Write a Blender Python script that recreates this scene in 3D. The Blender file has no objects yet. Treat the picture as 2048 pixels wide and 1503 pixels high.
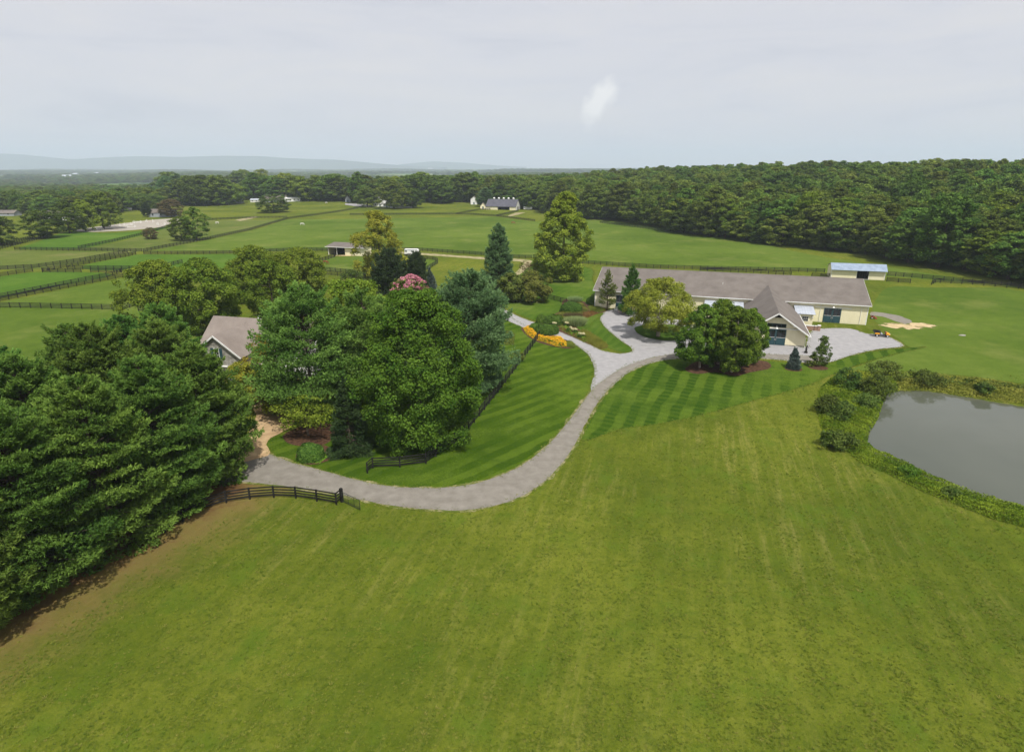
import bpy, math, random
import numpy as np
from mathutils import Vector, Matrix
from mathutils.geometry import tessellate_polygon

S = bpy.context.scene
COL = S.collection
RAD = math.radians
random.seed(7)

# ------------------------------------------------------------------ camera
CAM_H, FPX, CX, CY, HORIZON = 34.0, 1250.0, 1024.0, 751.5, 333.0
PITCH = math.atan((CY - HORIZON) / FPX)
cam = bpy.data.cameras.new('camera')
cam.sensor_width = 36.0
cam.lens = FPX / 2048.0 * 36.0
cam.clip_start, cam.clip_end = 0.5, 60000.0
camo = bpy.data.objects.new('camera', cam)
camo.location = (0, 0, CAM_H)
camo.rotation_euler = (math.pi / 2 - PITCH, 0, 0)
COL.objects.link(camo)
S.camera = camo

# ------------------------------------------------------------------ sun, sky, exposure
SUN_V = Vector((0.20, -0.50, 0.85)).normalized()          # towards the sun (high, behind the camera)
SUN_EL = math.asin(SUN_V.z)
sun = bpy.data.lights.new('sun', 'SUN')
sun.energy, sun.angle, sun.color = 4.7, RAD(1.2), (1.0, 0.955, 0.88)
suno = bpy.data.objects.new('sun', sun)
suno.rotation_euler = SUN_V.to_track_quat('Z', 'Y').to_euler()
suno.location = (0, 0, 200)
COL.objects.link(suno)

W = bpy.data.worlds.new('World')
S.world = W
W.use_nodes = True
wn, wl = W.node_tree.nodes, W.node_tree.links
wn.clear()


def nd(nodes, typ, **kw):
    n = nodes.new(typ)
    for k, v in kw.items():
        if k.startswith('i_'):
            n.inputs[k[2:].replace('_', ' ')].default_value = v
        else:
            setattr(n, k, v)
    return n


def build_sky():
    out = nd(wn, 'ShaderNodeOutputWorld')
    bg = nd(wn, 'ShaderNodeBackground')
    bg.inputs['Strength'].default_value = 0.1
    sky = nd(wn, 'ShaderNodeTexSky', sky_type='NISHITA', sun_disc=False)
    sky.sun_elevation = SUN_EL
    sky.sun_rotation = math.atan2(SUN_V.x, SUN_V.y)
    sky.altitude = 150
    sky.air_density, sky.dust_density, sky.ozone_density = 1.0, 3.0, 1.0
    tc = nd(wn, 'ShaderNodeTexCoord')
    # thin high veil: even pale grey, with faint streaks of cloud
    mp = nd(wn, 'ShaderNodeMapping')
    mp.inputs['Scale'].default_value = (1.6, 1.6, 9.0)
    nz = nd(wn, 'ShaderNodeTexNoise')
    nz.inputs['Scale'].default_value = 2.2
    nz.inputs['Detail'].default_value = 7
    nz.inputs['Roughness'].default_value = 0.55
    nz.inputs['Distortion'].default_value = 0.6
    wl.new(tc.outputs['Generated'], mp.inputs['Vector'])
    wl.new(mp.outputs['Vector'], nz.inputs['Vector'])
    cr = nd(wn, 'ShaderNodeValToRGB')
    el = cr.color_ramp.elements
    el[0].position, el[0].color = 0.28, (6.7, 6.8, 7.45, 1)
    el[1].position, el[1].color = 0.66, (7.95, 7.8, 8.0, 1)
    e = el.new(0.45)
    e.color = (7.45, 7.45, 7.95, 1)
    wl.new(nz.outputs['Fac'], cr.inputs['Fac'])
    mx = nd(wn, 'ShaderNodeMix', data_type='RGBA')
    mx.inputs[0].default_value = 0.90
    wl.new(sky.outputs['Color'], mx.inputs[6])
    wl.new(cr.outputs['Color'], mx.inputs[7])
    # one small cumulus tower low in the sky
    d0 = Vector((0.1368, 1.0856, 0.0932)).normalized()
    right = Vector((d0.y, -d0.x, 0)).normalized()
    up = right.cross(d0)
    nz2 = nd(wn, 'ShaderNodeTexNoise')
    nz2.inputs['Scale'].default_value = 34.0
    nz2.inputs['Detail'].default_value = 5
    wl.new(tc.outputs['Generated'], nz2.inputs['Vector'])
    da = nd(wn, 'ShaderNodeVectorMath', operation='DOT_PRODUCT')
    db = nd(wn, 'ShaderNodeVectorMath', operation='DOT_PRODUCT')
    sh = (right * 0.83 - up * 0.56)
    sv = (right * 0.56 + up * 0.83)
    da.inputs[1].default_value = sh / 0.018
    db.inputs[1].default_value = sv / 0.038
    cdir = nd(wn, 'ShaderNodeVectorMath', operation='SUBTRACT')
    cdir.inputs[1].default_value = d0
    wl.new(tc.outputs['Generated'], cdir.inputs[0])
    wl.new(cdir.outputs[0], da.inputs[0])
    wl.new(cdir.outputs[0], db.inputs[0])
    cmb = nd(wn, 'ShaderNodeCombineXYZ')
    wl.new(da.outputs['Value'], cmb.inputs[0])
    wl.new(db.outputs['Value'], cmb.inputs[1])
    ln = nd(wn, 'ShaderNodeVectorMath', operation='LENGTH')
    wl.new(cmb.outputs[0], ln.inputs[0])
    ad = nd(wn, 'ShaderNodeMath', operation='MULTIPLY_ADD')
    wl.new(nz2.outputs['Fac'], ad.inputs[0])
    ad.inputs[1].default_value = -1.7
    wl.new(ln.outputs['Value'], ad.inputs[2])
    mr = nd(wn, 'ShaderNodeMapRange')
    mr.inputs['From Min'].default_value = 0.34
    mr.inputs['From Max'].default_value = -0.28
    wl.new(ad.outputs[0], mr.inputs['Value'])
    ml = nd(wn, 'ShaderNodeMath', operation='MULTIPLY')
    ml.inputs[1].default_value = 0.8
    wl.new(mr.outputs[0], ml.inputs[0])
    mx2 = nd(wn, 'ShaderNodeMix', data_type='RGBA')
    mx2.inputs[7].default_value = (9.9, 9.8, 9.6, 1)
    wl.new(ml.outputs[0], mx2.inputs[0])
    wl.new(mx.outputs[2], mx2.inputs[6])
    wl.new(mx2.outputs[2], bg.inputs['Color'])
    wl.new(bg.outputs[0], out.inputs['Surface'])


build_sky()

S.render.engine = 'CYCLES'
S.view_settings.view_transform = 'Standard'
S.view_settings.look = 'None'
S.view_settings.exposure = 0.0
S.view_settings.gamma = 1.0
S.view_settings.use_curve_mapping = False
cy = S.cycles
cy.use_denoising = True
cy.max_bounces, cy.diffuse_bounces, cy.glossy_bounces = 5, 3, 2
cy.transmission_bounces, cy.transparent_max_bounces, cy.volume_bounces = 3, 8, 2
cy.use_adaptive_sampling = True
cy.adaptive_threshold = 0.015

# ------------------------------------------------------------------ survey: picture row/column -> ground
cP, sP = math.cos(PITCH), math.sin(PITCH)


def ray(px, py):
    a, b = (px - CX) / FPX, -(py - CY) / FPX
    return np.array([a, cP + b * sP, -sP + b * cP])


def sstep(a, b, x):
    t = np.clip((x - a) / (b - a), 0, 1)
    return t * t * (3 - 2 * t)


def Gz(px, py, z=0.0):
    r = ray(px, py)
    t = (z - CAM_H) / r[2]
    return np.array([r[0] * t, r[1] * t])


POND_PX = [(1772, 790), (1800, 784), (1860, 785), (1930, 796), (2000, 808), (2060, 818)]
POND_Z = -0.7
POND = [Gz(x, y, POND_Z) for x, y in POND_PX] + [np.array(p) for p in [(92, 82), (97, 72), (90, 60), (76, 52)]] + \
       [Gz(x, y, POND_Z) for x, y in [(2060, 1018), (1990, 1003), (1930, 985), (1850, 952), (1790, 922), (1750, 903), (1736, 888), (1742, 868), (1757, 838), (1766, 810)]]
POND = np.array(POND)


def poly_sd(x, y, poly):
    x, y = np.asarray(x, float), np.asarray(y, float)
    d = np.full(x.shape, 1e9)
    inside = np.zeros(x.shape, bool)
    n = len(poly)
    for i in range(n):
        a, b = poly[i], poly[(i + 1) % n]
        ex, ey = b[0] - a[0], b[1] - a[1]
        wx, wy = x - a[0], y - a[1]
        t = np.clip((wx * ex + wy * ey) / (ex * ex + ey * ey + 1e-9), 0, 1)
        d = np.minimum(d, np.hypot(wx - ex * t, wy - ey * t))
        c = (a[1] > y) != (b[1] > y)
        with np.errstate(divide='ignore', invalid='ignore'):
            xi = a[0] + (y - a[1]) * ex / (ey if abs(ey) > 1e-12 else 1e-12)
        inside ^= c & (x < xi)
    return np.where(inside, -d, d)


def wood_s(x, y):                                            # distance into the wood beyond the meadow
    return (x - 59) * 0.915 + (y - 430) * 0.404


def terrain(x, y, pond=True):
    x, y = np.asarray(x, float), np.asarray(y, float)
    g = lambda cx_, cy_, sx, sy: np.exp(-((x - cx_) / sx) ** 2 - ((y - cy_) / sy) ** 2)
    z = 11 * g(-240, 690, 150, 100) + 6 * g(10, 800, 260, 130) - 9 * sstep(500, 680, y) * sstep(90, 260, -x)
    s = wood_s(x, y)
    z = z + 14.5 * sstep(10, 230, s) * (1 - 0.75 * sstep(480, 900, y)) * (1 - 0.5 * sstep(400, 1200, s)) * sstep(-50, 120, y)
    r = np.hypot(x, y)
    z = z + sstep(900, 2600, r) * (7 * np.sin(x / 610 + 1.3) * np.sin(y / 830 + 0.4) + 5 * np.sin(x / 233 + y / 410))
    z = z - 9 * sstep(850, 1900, r)
    if pond:
        m = (x > 30) & (x < 120) & (y > 40) & (y < 115)
        if m.any():
            d = poly_sd(x[m], y[m], POND) if x.ndim else None
            if d is not None:
                zz = np.where(d < 0, POND_Z - np.minimum(1.2, -0.55 * d), POND_Z * (1 - sstep(0, 5.5, d)))
                z = np.array(z)
                z[m] = zz
    return z


def th(x, y):
    return float(terrain(np.array([x]), np.array([y]))[0])


def G(px, py):                                               # picture point -> point on the terrain
    z = 0.0
    for _ in range(14):
        p = Gz(px, py, z)
        z = 0.5 * z + 0.5 * th(p[0], p[1])
    return np.array([p[0], p[1], z])


def zat(px, py, gy):                                         # height seen at row py at distance gy
    r = ray(px, py)
    return CAM_H + r[2] * gy / r[1]


# ------------------------------------------------------------------ materials
def P_(name):
    m = bpy.data.materials.new(name)
    m.use_nodes = True
    n = m.node_tree.nodes
    return m, n, m.node_tree.links, n['Principled BSDF']


def ramp(n, stops):
    r = n.new('ShaderNodeValToRGB')
    e = r.color_ramp.elements
    e[0].position, e[0].color = stops[0][0], (*stops[0][1], 1)
    e[1].position, e[1].color = stops[-1][0], (*stops[-1][1], 1)
    for p, c in stops[1:-1]:
        x = e.new(p)
        x.color = (*c, 1)
    return r


def pos_noise(n, l, scale, detail=4, rough=0.55, stretch=None, rot=0.0, dist=0.0):
    g = n.new('ShaderNodeNewGeometry')
    src = g.outputs['Position']
    if stretch or rot:
        mp = n.new('ShaderNodeMapping')
        mp.vector_type = 'TEXTURE' if False else 'POINT'
        r0 = n.new('ShaderNodeVectorRotate')
        r0.rotation_type = 'Z_AXIS'
        r0.inputs['Angle'].default_value = rot
        l.new(src, r0.inputs['Vector'])
        mp.inputs['Scale'].default_value = stretch or (1, 1, 1)
        l.new(r0.outputs[0], mp.inputs['Vector'])
        src = mp.outputs[0]
    t = n.new('ShaderNodeTexNoise')
    t.inputs['Scale'].default_value = scale
    t.inputs['Detail'].default_value = detail
    t.inputs['Roughness'].default_value = rough
    t.inputs['Distortion'].default_value = dist
    l.new(src, t.inputs['Vector'])
    return t.outputs['Fac']


def mixc(n, l, fac, a, b, blend='MIX'):
    m = n.new('ShaderNodeMix')
    m.data_type = 'RGBA'
    m.blend_type = blend
    for i, v in ((0, fac), (6, a), (7, b)):
        if isinstance(v, (float, int)):
            m.inputs[i].default_value = v
        elif isinstance(v, tuple):
            m.inputs[i].default_value = (*v, 1)
        else:
            l.new(v, m.inputs[i])
    return m.outputs[2]


def mrange(n, l, v, a, b, c=0.0, d=1.0):
    m = n.new('ShaderNodeMapRange')
    m.interpolation_type = 'SMOOTHSTEP'
    l.new(v, m.inputs['Value'])
    for k, x in zip(('From Min', 'From Max', 'To Min', 'To Max'), (a, b, c, d)):
        m.inputs[k].default_value = x
    return m.outputs[0]


def mth(n, l, op, a, b=None):
    m = n.new('ShaderNodeMath')
    m.operation = op
    for i, v in enumerate((a, b)):
        if v is None:
            continue
        if isinstance(v, (float, int)):
            m.inputs[i].default_value = v
        else:
            l.new(v, m.inputs[i])
    return m.outputs[0]


def bump(n, l, bs, h, strength, dist):
    b = n.new('ShaderNodeBump')
    b.inputs['Strength'].default_value = strength
    b.inputs['Distance'].default_value = dist
    l.new(h, b.inputs['Height'])
    l.new(b.outputs[0], bs.inputs['Normal'])


def nmat(name, a, b, scale=2.0, rough=0.7, spec=0.3, detail=4, bmp=0.0, metal=0.0, lo=0.35, hi=0.65, stretch=None):
    m, n, l, bs = P_(name)
    f = pos_noise(n, l, scale, detail, stretch=stretch)
    r = ramp(n, [(lo, a), (hi, b)])
    l.new(f, r.inputs[0])
    l.new(r.outputs[0], bs.inputs['Base Color'])
    bs.inputs['Roughness'].default_value = rough
    bs.inputs['Specular IOR Level'].default_value = spec
    bs.inputs['Metallic'].default_value = metal
    if bmp:
        bump(n, l, bs, f, 1.0, bmp)
    return m


def gcoord(n, l, ang):
    """signed coordinate across a ground direction (angle of the mowing direction)"""
    g = n.new('ShaderNodeNewGeometry')
    d = n.new('ShaderNodeVectorMath')
    d.operation = 'DOT_PRODUCT'
    d.inputs[1].default_value = (-math.sin(ang), math.cos(ang), 0)
    l.new(g.outputs['Position'], d.inputs[0])
    return d.outputs['Value']


def grass_mat(name, dark, mid, light, dry, dry_amt=0.3, mow=None, mow_w=1.6, mow_k=0.3, mow2=None, streak_ang=None,
              pines=False, patch=0.03, fine=1.0, far=False):
    m, n, l, bs = P_(name)
    big = mrange(n, l, pos_noise(n, l, patch, 5, 0.6), 0.32, 0.68, 0.22, 0.78)
    med = pos_noise(n, l, 0.35, 6, 0.62)
    sml = pos_noise(n, l, 3.2, 7, 0.72)
    tft = pos_noise(n, l, 14.0, 3, 0.6)
    a = mth(n, l, 'ADD', mth(n, l, 'MULTIPLY', big, 0.55), mth(n, l, 'MULTIPLY', med, 0.45))
    a = mth(n, l, 'ADD', mth(n, l, 'MULTIPLY', a, 0.62), mth(n, l, 'MULTIPLY', sml, 0.38 * fine))
    r = ramp(n, [(0.36, dark), (0.50, mid), (0.64, light)])
    l.new(a, r.inputs[0])
    c = r.outputs[0]
    if mow is not None:
        def stripes(ang, w, k, c):
            u = gcoord(n, l, ang)
            wob = mth(n, l, 'ADD', mth(n, l, 'MULTIPLY', mth(n, l, 'SUBTRACT', med, 0.5), 1.0), mth(n, l, 'MULTIPLY', mth(n, l, 'SUBTRACT', pos_noise(n, l, 0.07, 2), 0.5), 2.2))
            s = mth(n, l, 'SINE', mth(n, l, 'MULTIPLY', mth(n, l, 'ADD', u, wob), math.pi / w))
            f = mrange(n, l, s, -0.35, 0.35, 0.0, k)
            brk = mrange(n, l, pos_noise(n, l, 0.11, 5, 0.65), 0.36, 0.6, 0.2, 1.0)
            f = mth(n, l, 'MULTIPLY', f, brk)
            return mixc(n, l, f, c, light)
        c = stripes(mow, mow_w, mow_k, c)
        if mow2 is not None:
            c = stripes(mow2, mow_w * 0.55, mow_k * 0.45, c)
    if streak_ang is not None:
        rot = -streak_ang
        s1 = pos_noise(n, l, 1.0, 5, 0.65, stretch=(0.045, 0.85, 1), rot=rot)
        s2 = pos_noise(n, l, 1.0, 4, 0.7, stretch=(0.22, 2.6, 1), rot=rot)
        st = mth(n, l, 'ADD', mth(n, l, 'MULTIPLY', s1, 0.55), mth(n, l, 'MULTIPLY', s2, 0.45))
        g1 = mrange(n, l, pos_noise(n, l, 0.045, 4, 0.6, dist=0.4), 0.42, 0.68)
        f = mth(n, l, 'MULTIPLY', mrange(n, l, st, 0.46, 0.66), mth(n, l, 'ADD', mth(n, l, 'MULTIPLY', g1, 0.85), 0.15))
        c = mixc(n, l, mth(n, l, 'MULTIPLY', f, dry_amt), c, dry)
        c = mixc(n, l, mrange(n, l, s1, 0.5, 0.34, 0, 0.25), c, dark)
        mot = pos_noise(n, l, 1.1, 9, 0.78)
        c = mixc(n, l, mrange(n, l, mot, 0.52, 0.40, 0, 0.55), c, dark)
        c = mixc(n, l, mth(n, l, 'MULTIPLY', mrange(n, l, mot, 0.56, 0.70, 0, 0.45), mrange(n, l, pos_noise(n, l, 0.10, 5, 0.6), 0.40, 0.62, 0.15, 1.0)), c, dry)
        c = mixc(n, l, mrange(n, l, pos_noise(n, l, 0.22, 5, 0.6), 0.50, 0.70, 0, 0.5), c, (0.075, 0.135, 0.012))
    else:
        g1 = mrange(n, l, pos_noise(n, l, 0.06, 6, 0.65), 0.5, 0.72)
        c = mixc(n, l, mth(n, l, 'MULTIPLY', g1, dry_amt), c, dry)
    # scattered straw flecks
    fl = mrange(n, l, pos_noise(n, l, 5.5, 4, 0.7), 0.62, 0.78, 0, 0.25)
    gate = mrange(n, l, pos_noise(n, l, 0.12, 4, 0.6), 0.45, 0.65)
    c = mixc(n, l, mth(n, l, 'MULTIPLY', fl, gate), c, dry)
    c = mixc(n, l, mrange(n, l, tft, 0.50, 0.30, 0, 0.6), c, tuple(v * 0.62 for v in dark))
    c = mixc(n, l, mrange(n, l, tft, 0.55, 0.72, 0, 0.4), c, light)
    if pines:   # needle litter under the pine row
        ang = math.atan2(25.0, 11.0)
        u = gcoord(n, l, ang)                      # increases towards the trees
        off = -math.sin(ang) * -40.5 + math.cos(ang) * 38.0
        v = mth(n, l, 'SUBTRACT', u, off)
        v = mth(n, l, 'ADD', v, mth(n, l, 'MULTIPLY', mth(n, l, 'SUBTRACT', pos_noise(n, l, 0.28, 6, 0.65), 0.5), 13.0))
        v = mth(n, l, 'ADD', v, mth(n, l, 'MULTIPLY', mth(n, l, 'SUBTRACT', pos_noise(n, l, 1.7, 5, 0.7), 0.5), 5.0))
        g = n.new('ShaderNodeNewGeometry')
        sx = n.new('ShaderNodeSeparateXYZ')
        l.new(g.outputs['Position'], sx.inputs[0])
        lim = mth(n, l, 'MULTIPLY', mrange(n, l, sx.outputs['Y'], 74, 62), mrange(n, l, sx.outputs['X'], -20, -27))
        tan_ = mth(n, l, 'MULTIPLY', mrange(n, l, v, -9.5, 1.0, 0, 0.8), lim)
        c = mixc(n, l, tan_, c, (0.20, 0.135, 0.052))
        lit = mth(n, l, 'MULTIPLY', mrange(n, l, v, -2.0, 3.0, 0, 0.9), lim)
        c = mixc(n, l, lit, c, (0.105, 0.055, 0.026))
    if far:     # distant farmland: patchwork of woods floor, hay and pasture
        g = n.new('ShaderNodeNewGeometry')
        sx = n.new('ShaderNodeSeparateXYZ')
        l.new(g.outputs['Position'], sx.inputs[0])
        vo = n.new('ShaderNodeTexVoronoi')
        vo.inputs['Scale'].default_value = 0.0042
        l.new(g.outputs['Position'], vo.inputs['Vector'])
        sc = n.new('ShaderNodeSeparateColor')
        l.new(vo.outputs['Color'], sc.inputs[0])
        rr = ramp(n, [(0.0, (0.035, 0.065, 0.018)), (0.45, (0.05, 0.095, 0.022)), (0.75, (0.10, 0.17, 0.035)), (1.0, (0.22, 0.22, 0.085))])
        l.new(sc.outputs[0], rr.inputs[0])
        c = mixc(n, l, mrange(n, l, sx.outputs['Y'], 700, 1000), c, rr.outputs[0])
    l.new(c, bs.inputs['Base Color'])
    bs.inputs['Roughness'].default_value = 1.0
    bs.inputs['Specular IOR Level'].default_value = 0.02
    hgt = mth(n, l, 'ADD', mth(n, l, 'MULTIPLY', sml, 0.6), mth(n, l, 'MULTIPLY', tft, 0.4))
    bump(n, l, bs, hgt, 0.9, 0.16)
    return m


def leaf_mat(name, dark, light, trans=0.25, rnd=0.35, hue=0.03, rough=0.8):
    m, n, l, bs = P_(name)
    at = n.new('ShaderNodeAttribute')
    at.attribute_name = 'tint'
    r = ramp(n, [(0.05, dark), (0.95, light)])
    l.new(at.outputs['Fac'], r.inputs[0])
    oi = n.new('ShaderNodeObjectInfo')
    hs = n.new('ShaderNodeHueSaturation')
    l.new(r.outputs[0], hs.inputs['Color'])
    l.new(mth(n, l, 'ADD', mth(n, l, 'MULTIPLY', oi.outputs['Random'], 2 * hue), 0.5 - hue), hs.inputs['Hue'])
    r2 = mth(n, l, 'FRACT', mth(n, l, 'MULTIPLY', oi.outputs['Random'], 17.3))
    l.new(mth(n, l, 'ADD', mth(n, l, 'MULTIPLY', r2, rnd), 1.0 - rnd * 0.5), hs.inputs['Value'])
    l.new(hs.outputs[0], bs.inputs['Base Color'])
    bs.inputs['Roughness'].default_value = rough
    bs.inputs['Specular IOR Level'].default_value = 0.06
    if trans:
        tr = n.new('ShaderNodeBsdfTranslucent')
        l.new(hs.outputs[0], tr.inputs['Color'])
        mx = n.new('ShaderNodeMixShader')
        mx.inputs[0].default_value = trans
        l.new(bs.outputs[0], mx.inputs[1])
        l.new(tr.outputs[0], mx.inputs[2])
        l.new(mx.outputs[0], n['Material Output'].inputs['Surface'])
    return m


def roof_mat(name, a, b, run=True):
    m, n, l, bs = P_(name)
    tcn = n.new('ShaderNodeTexCoord')
    f = pos_noise(n, l, 0.35, 6, 0.65)
    f2 = pos_noise(n, l, 7.0, 3, 0.6)
    r = ramp(n, [(0.35, a), (0.66, b)])
    l.new(mth(n, l, 'ADD', mth(n, l, 'MULTIPLY', f, 0.7), mth(n, l, 'MULTIPLY', f2, 0.3)), r.inputs[0])
    # courses of shingles (object space, counted down the slope)
    sp = n.new('ShaderNodeSeparateXYZ')
    l.new(tcn.outputs['Object'], sp.inputs[0])
    crs = mth(n, l, 'FRACT', mth(n, l, 'MULTIPLY', sp.outputs['Z'], 9.0))
    c = mixc(n, l, mrange(n, l, crs, 0.75, 1.0, 0, 0.22), r.outputs[0], (0.05, 0.045, 0.042))
    st = pos_noise(n, l, 1.0, 4, 0.7, stretch=(0.9, 0.10, 0.3), rot=RAD(17.7))
    c = mixc(n, l, mrange(n, l, st, 0.60, 0.76, 0, 0.55), c, (0.10, 0.092, 0.088))
    l.new(c, bs.inputs['Base Color'])
    bs.inputs['Roughness'].default_value = 0.85
    bs.inputs['Specular IOR Level'].default_value = 0.2
    bump(n, l, bs, f2, 0.6, 0.02)
    return m


def siding_mat(name, a, b, pitch=0.3):
    m, n, l, bs = P_(name)
    tcn = n.new('ShaderNodeTexCoord')
    f = pos_noise(n, l, 0.8, 5, 0.6, stretch=(1, 1, 0.25))
    r = ramp(n, [(0.3, a), (0.7, b)])
    l.new(f, r.inputs[0])
    sp = n.new('ShaderNodeSeparateXYZ')
    l.new(tcn.outputs['Object'], sp.inputs[0])
    u = mth(n, l, 'FRACT', mth(n, l, 'MULTIPLY', mth(n, l, 'ADD', sp.outputs['X'], sp.outputs['Y']), 1.0 / pitch))
    g = mrange(n, l, u, 0.0, 0.10, 1, 0)
    c = mixc(n, l, mth(n, l, 'MULTIPLY', g, 0.28), r.outputs[0], (0.22, 0.19, 0.12))
    gr = mrange(n, l, sp.outputs['Z'], 0.45, 0.0, 0, 0.35)     # mud splash along the foot of the wall
    c = mixc(n, l, mth(n, l, 'MULTIPLY', gr, f), c, (0.24, 0.20, 0.13))
    l.new(c, bs.inputs['Base Color'])
    bs.inputs['Roughness'].default_value = 0.6
    bs.inputs['Specular IOR Level'].default_value = 0.3
    bump(n, l, bs, mth(n, l, 'SUBTRACT', 1.0, g), 0.5, 0.02)
    return m


M = {}
M['field'] = grass_mat('field_grass', (0.060, 0.090, 0.009), (0.110, 0.138, 0.014), (0.166, 0.186, 0.023), (0.30, 0.26, 0.085),
                       0.55, streak_ang=math.atan2(0.965, 0.26), pines=True, far=True)
M['meadow'] = grass_mat('meadow_grass', (0.060, 0.106, 0.013), (0.092, 0.142, 0.019), (0.130, 0.180, 0.031), (0.23, 0.235, 0.07), 0.40, patch=0.02)
M['meadow_dull'] = grass_mat('dull_pasture_grass', (0.072, 0.104, 0.019), (0.104, 0.138, 0.027), (0.140, 0.162, 0.041), (0.22, 0.19, 0.085), 0.6, patch=0.02)
M['meadow_lush'] = grass_mat('lush_pasture_grass', (0.048, 0.106, 0.012), (0.072, 0.142, 0.016), (0.104, 0.180, 0.024), (0.19, 0.22, 0.05), 0.2, patch=0.02)


def mat(name, col, rough=0.6, spec=0.3, metal=0.0):
    m, n, l, bs = P_(name)
    f = pos_noise(n, l, 3.0, 3)
    r = ramp(n, [(0.3, tuple(c * 0.86 for c in col)), (0.7, tuple(min(1, c * 1.08) for c in col))])
    l.new(f, r.inputs[0])
    l.new(r.outputs[0], bs.inputs['Base Color'])
    bs.inputs['Roughness'].default_value = rough
    bs.inputs['Specular IOR Level'].default_value = spec
    bs.inputs['Metallic'].default_value = metal
    return m


M['gravel'] = nmat('pale_gravel', (0.255, 0.250, 0.252), (0.355, 0.348, 0.348), 0.9, 0.95, 0.1, 10, 0.01, lo=0.22, hi=0.78)
M['road'] = nmat('worn_gravel', (0.165, 0.150, 0.126), (0.262, 0.243, 0.212), 0.8, 0.95, 0.1, 10, 0.01, lo=0.22, hi=0.78)
M['tan_gravel'] = nmat('tan_gravel', (0.36, 0.245, 0.135), (0.50, 0.36, 0.205), 0.5, 0.95, 0.1, 8, 0.02)
M['fringe'] = nmat('dry_verge', (0.095, 0.125, 0.02), (0.28, 0.25, 0.13), 0.9, 0.95, 0.1, 8, 0.02, lo=0.42, hi=0.6)
M['track'] = nmat('farm_track', (0.20, 0.185, 0.08), (0.37, 0.32, 0.19), 0.5, 0.95, 0.1, 8, 0.02)
M['sand'] = nmat('arena_sand', (0.30, 0.272, 0.23), (0.36, 0.33, 0.28), 0.2, 0.95, 0.1, 6)
M['mulch'] = nmat('brown_mulch', (0.045, 0.024, 0.015), (0.115, 0.062, 0.036), 2.5, 0.95, 0.1, 8, 0.05)
M['black'] = nmat('black_fence_paint', (0.010, 0.010, 0.0095), (0.030, 0.029, 0.027), 1.5, 0.8, 0.15)
M['metal_gate'] = nmat('dark_green_metal', (0.012, 0.018, 0.014), (0.03, 0.04, 0.034), 2.0, 0.5, 0.4)
M['cream'] = siding_mat('cream_siding', (0.72, 0.66, 0.45), (0.80, 0.74, 0.52))
M['white'] = nmat('white_paint', (0.70, 0.70, 0.68), (0.80, 0.80, 0.78), 1.0, 0.5, 0.4)
M['roof'] = roof_mat('brown_grey_shingle', (0.128, 0.111, 0.098), (0.190, 0.168, 0.150))
M['house_roof'] = roof_mat('light_brown_shingle', (0.185, 0.155, 0.135), (0.265, 0.228, 0.200))
M['roof_dark'] = roof_mat('slate_grey_roof', (0.075, 0.075, 0.095), (0.115, 0.115, 0.14))
M['tin'] = nmat('pale_tin', (0.40, 0.44, 0.50), (0.50, 0.53, 0.58), 0.6, 0.45, 0.5, metal=0.15)
M['blue_tin'] = nmat('blue_grey_tin', (0.21, 0.27, 0.36), (0.29, 0.36, 0.46), 0.8, 0.45, 0.5, metal=0.1)
M['teal'] = nmat('dark_teal_paint', (0.014, 0.050, 0.062), (0.026, 0.072, 0.085), 1.5, 0.5, 0.4)
M['glass'] = nmat('dark_glass', (0.010, 0.013, 0.015), (0.022, 0.026, 0.03), 1.0, 0.08, 0.5)
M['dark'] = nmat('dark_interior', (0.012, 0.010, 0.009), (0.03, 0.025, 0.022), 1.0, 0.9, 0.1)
M['stone'] = nmat('field_stone', (0.20, 0.19, 0.165), (0.42, 0.40, 0.35), 2.2, 0.9, 0.2, 6, 0.03)
M['brick'] = nmat('reddish_brick', (0.24, 0.145, 0.105), (0.36, 0.235, 0.17), 4.0, 0.9, 0.2, 6)
M['bark'] = nmat('grey_brown_bark', (0.045, 0.034, 0.025), (0.13, 0.105, 0.08), 3.0, 0.95, 0.1, 6, 0.03, stretch=(1, 1, 0.2))
M['birch_bark'] = nmat('pale_birch_bark', (0.20, 0.15, 0.11), (0.50, 0.43, 0.36), 3.0, 0.9, 0.1, 6, stretch=(1, 1, 0.3))
M['orange'] = mat('orange_paint', (0.80, 0.36, 0.025), 0.35, 0.5)
M['rubber'] = mat('black_rubber', (0.018, 0.017, 0.017), 0.8, 0.2)
M['plastic'] = mat('black_plastic', (0.022, 0.022, 0.022), 0.5, 0.3)
M['rim'] = mat('pale_rim', (0.62, 0.60, 0.58), 0.4, 0.5)
M['grey'] = mat('grey_paint', (0.30, 0.32, 0.35), 0.5)
M['blue_grey'] = mat('blue_grey_paint', (0.14, 0.19, 0.26), 0.4, 0.5)
M['red'] = mat('faded_red_paint', (0.26, 0.05, 0.035), 0.5)
M['pinkish'] = mat('pinkish_block', (0.55, 0.45, 0.41), 0.8)
M['chestnut'] = mat('chestnut_coat', (0.21, 0.062, 0.020), 0.5)
M['grey_coat'] = mat('pale_grey_coat', (0.66, 0.63, 0.58), 0.6)
M['bronze'] = mat('dark_bronze', (0.03, 0.028, 0.022), 0.5, 0.4, 0.3)
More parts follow.
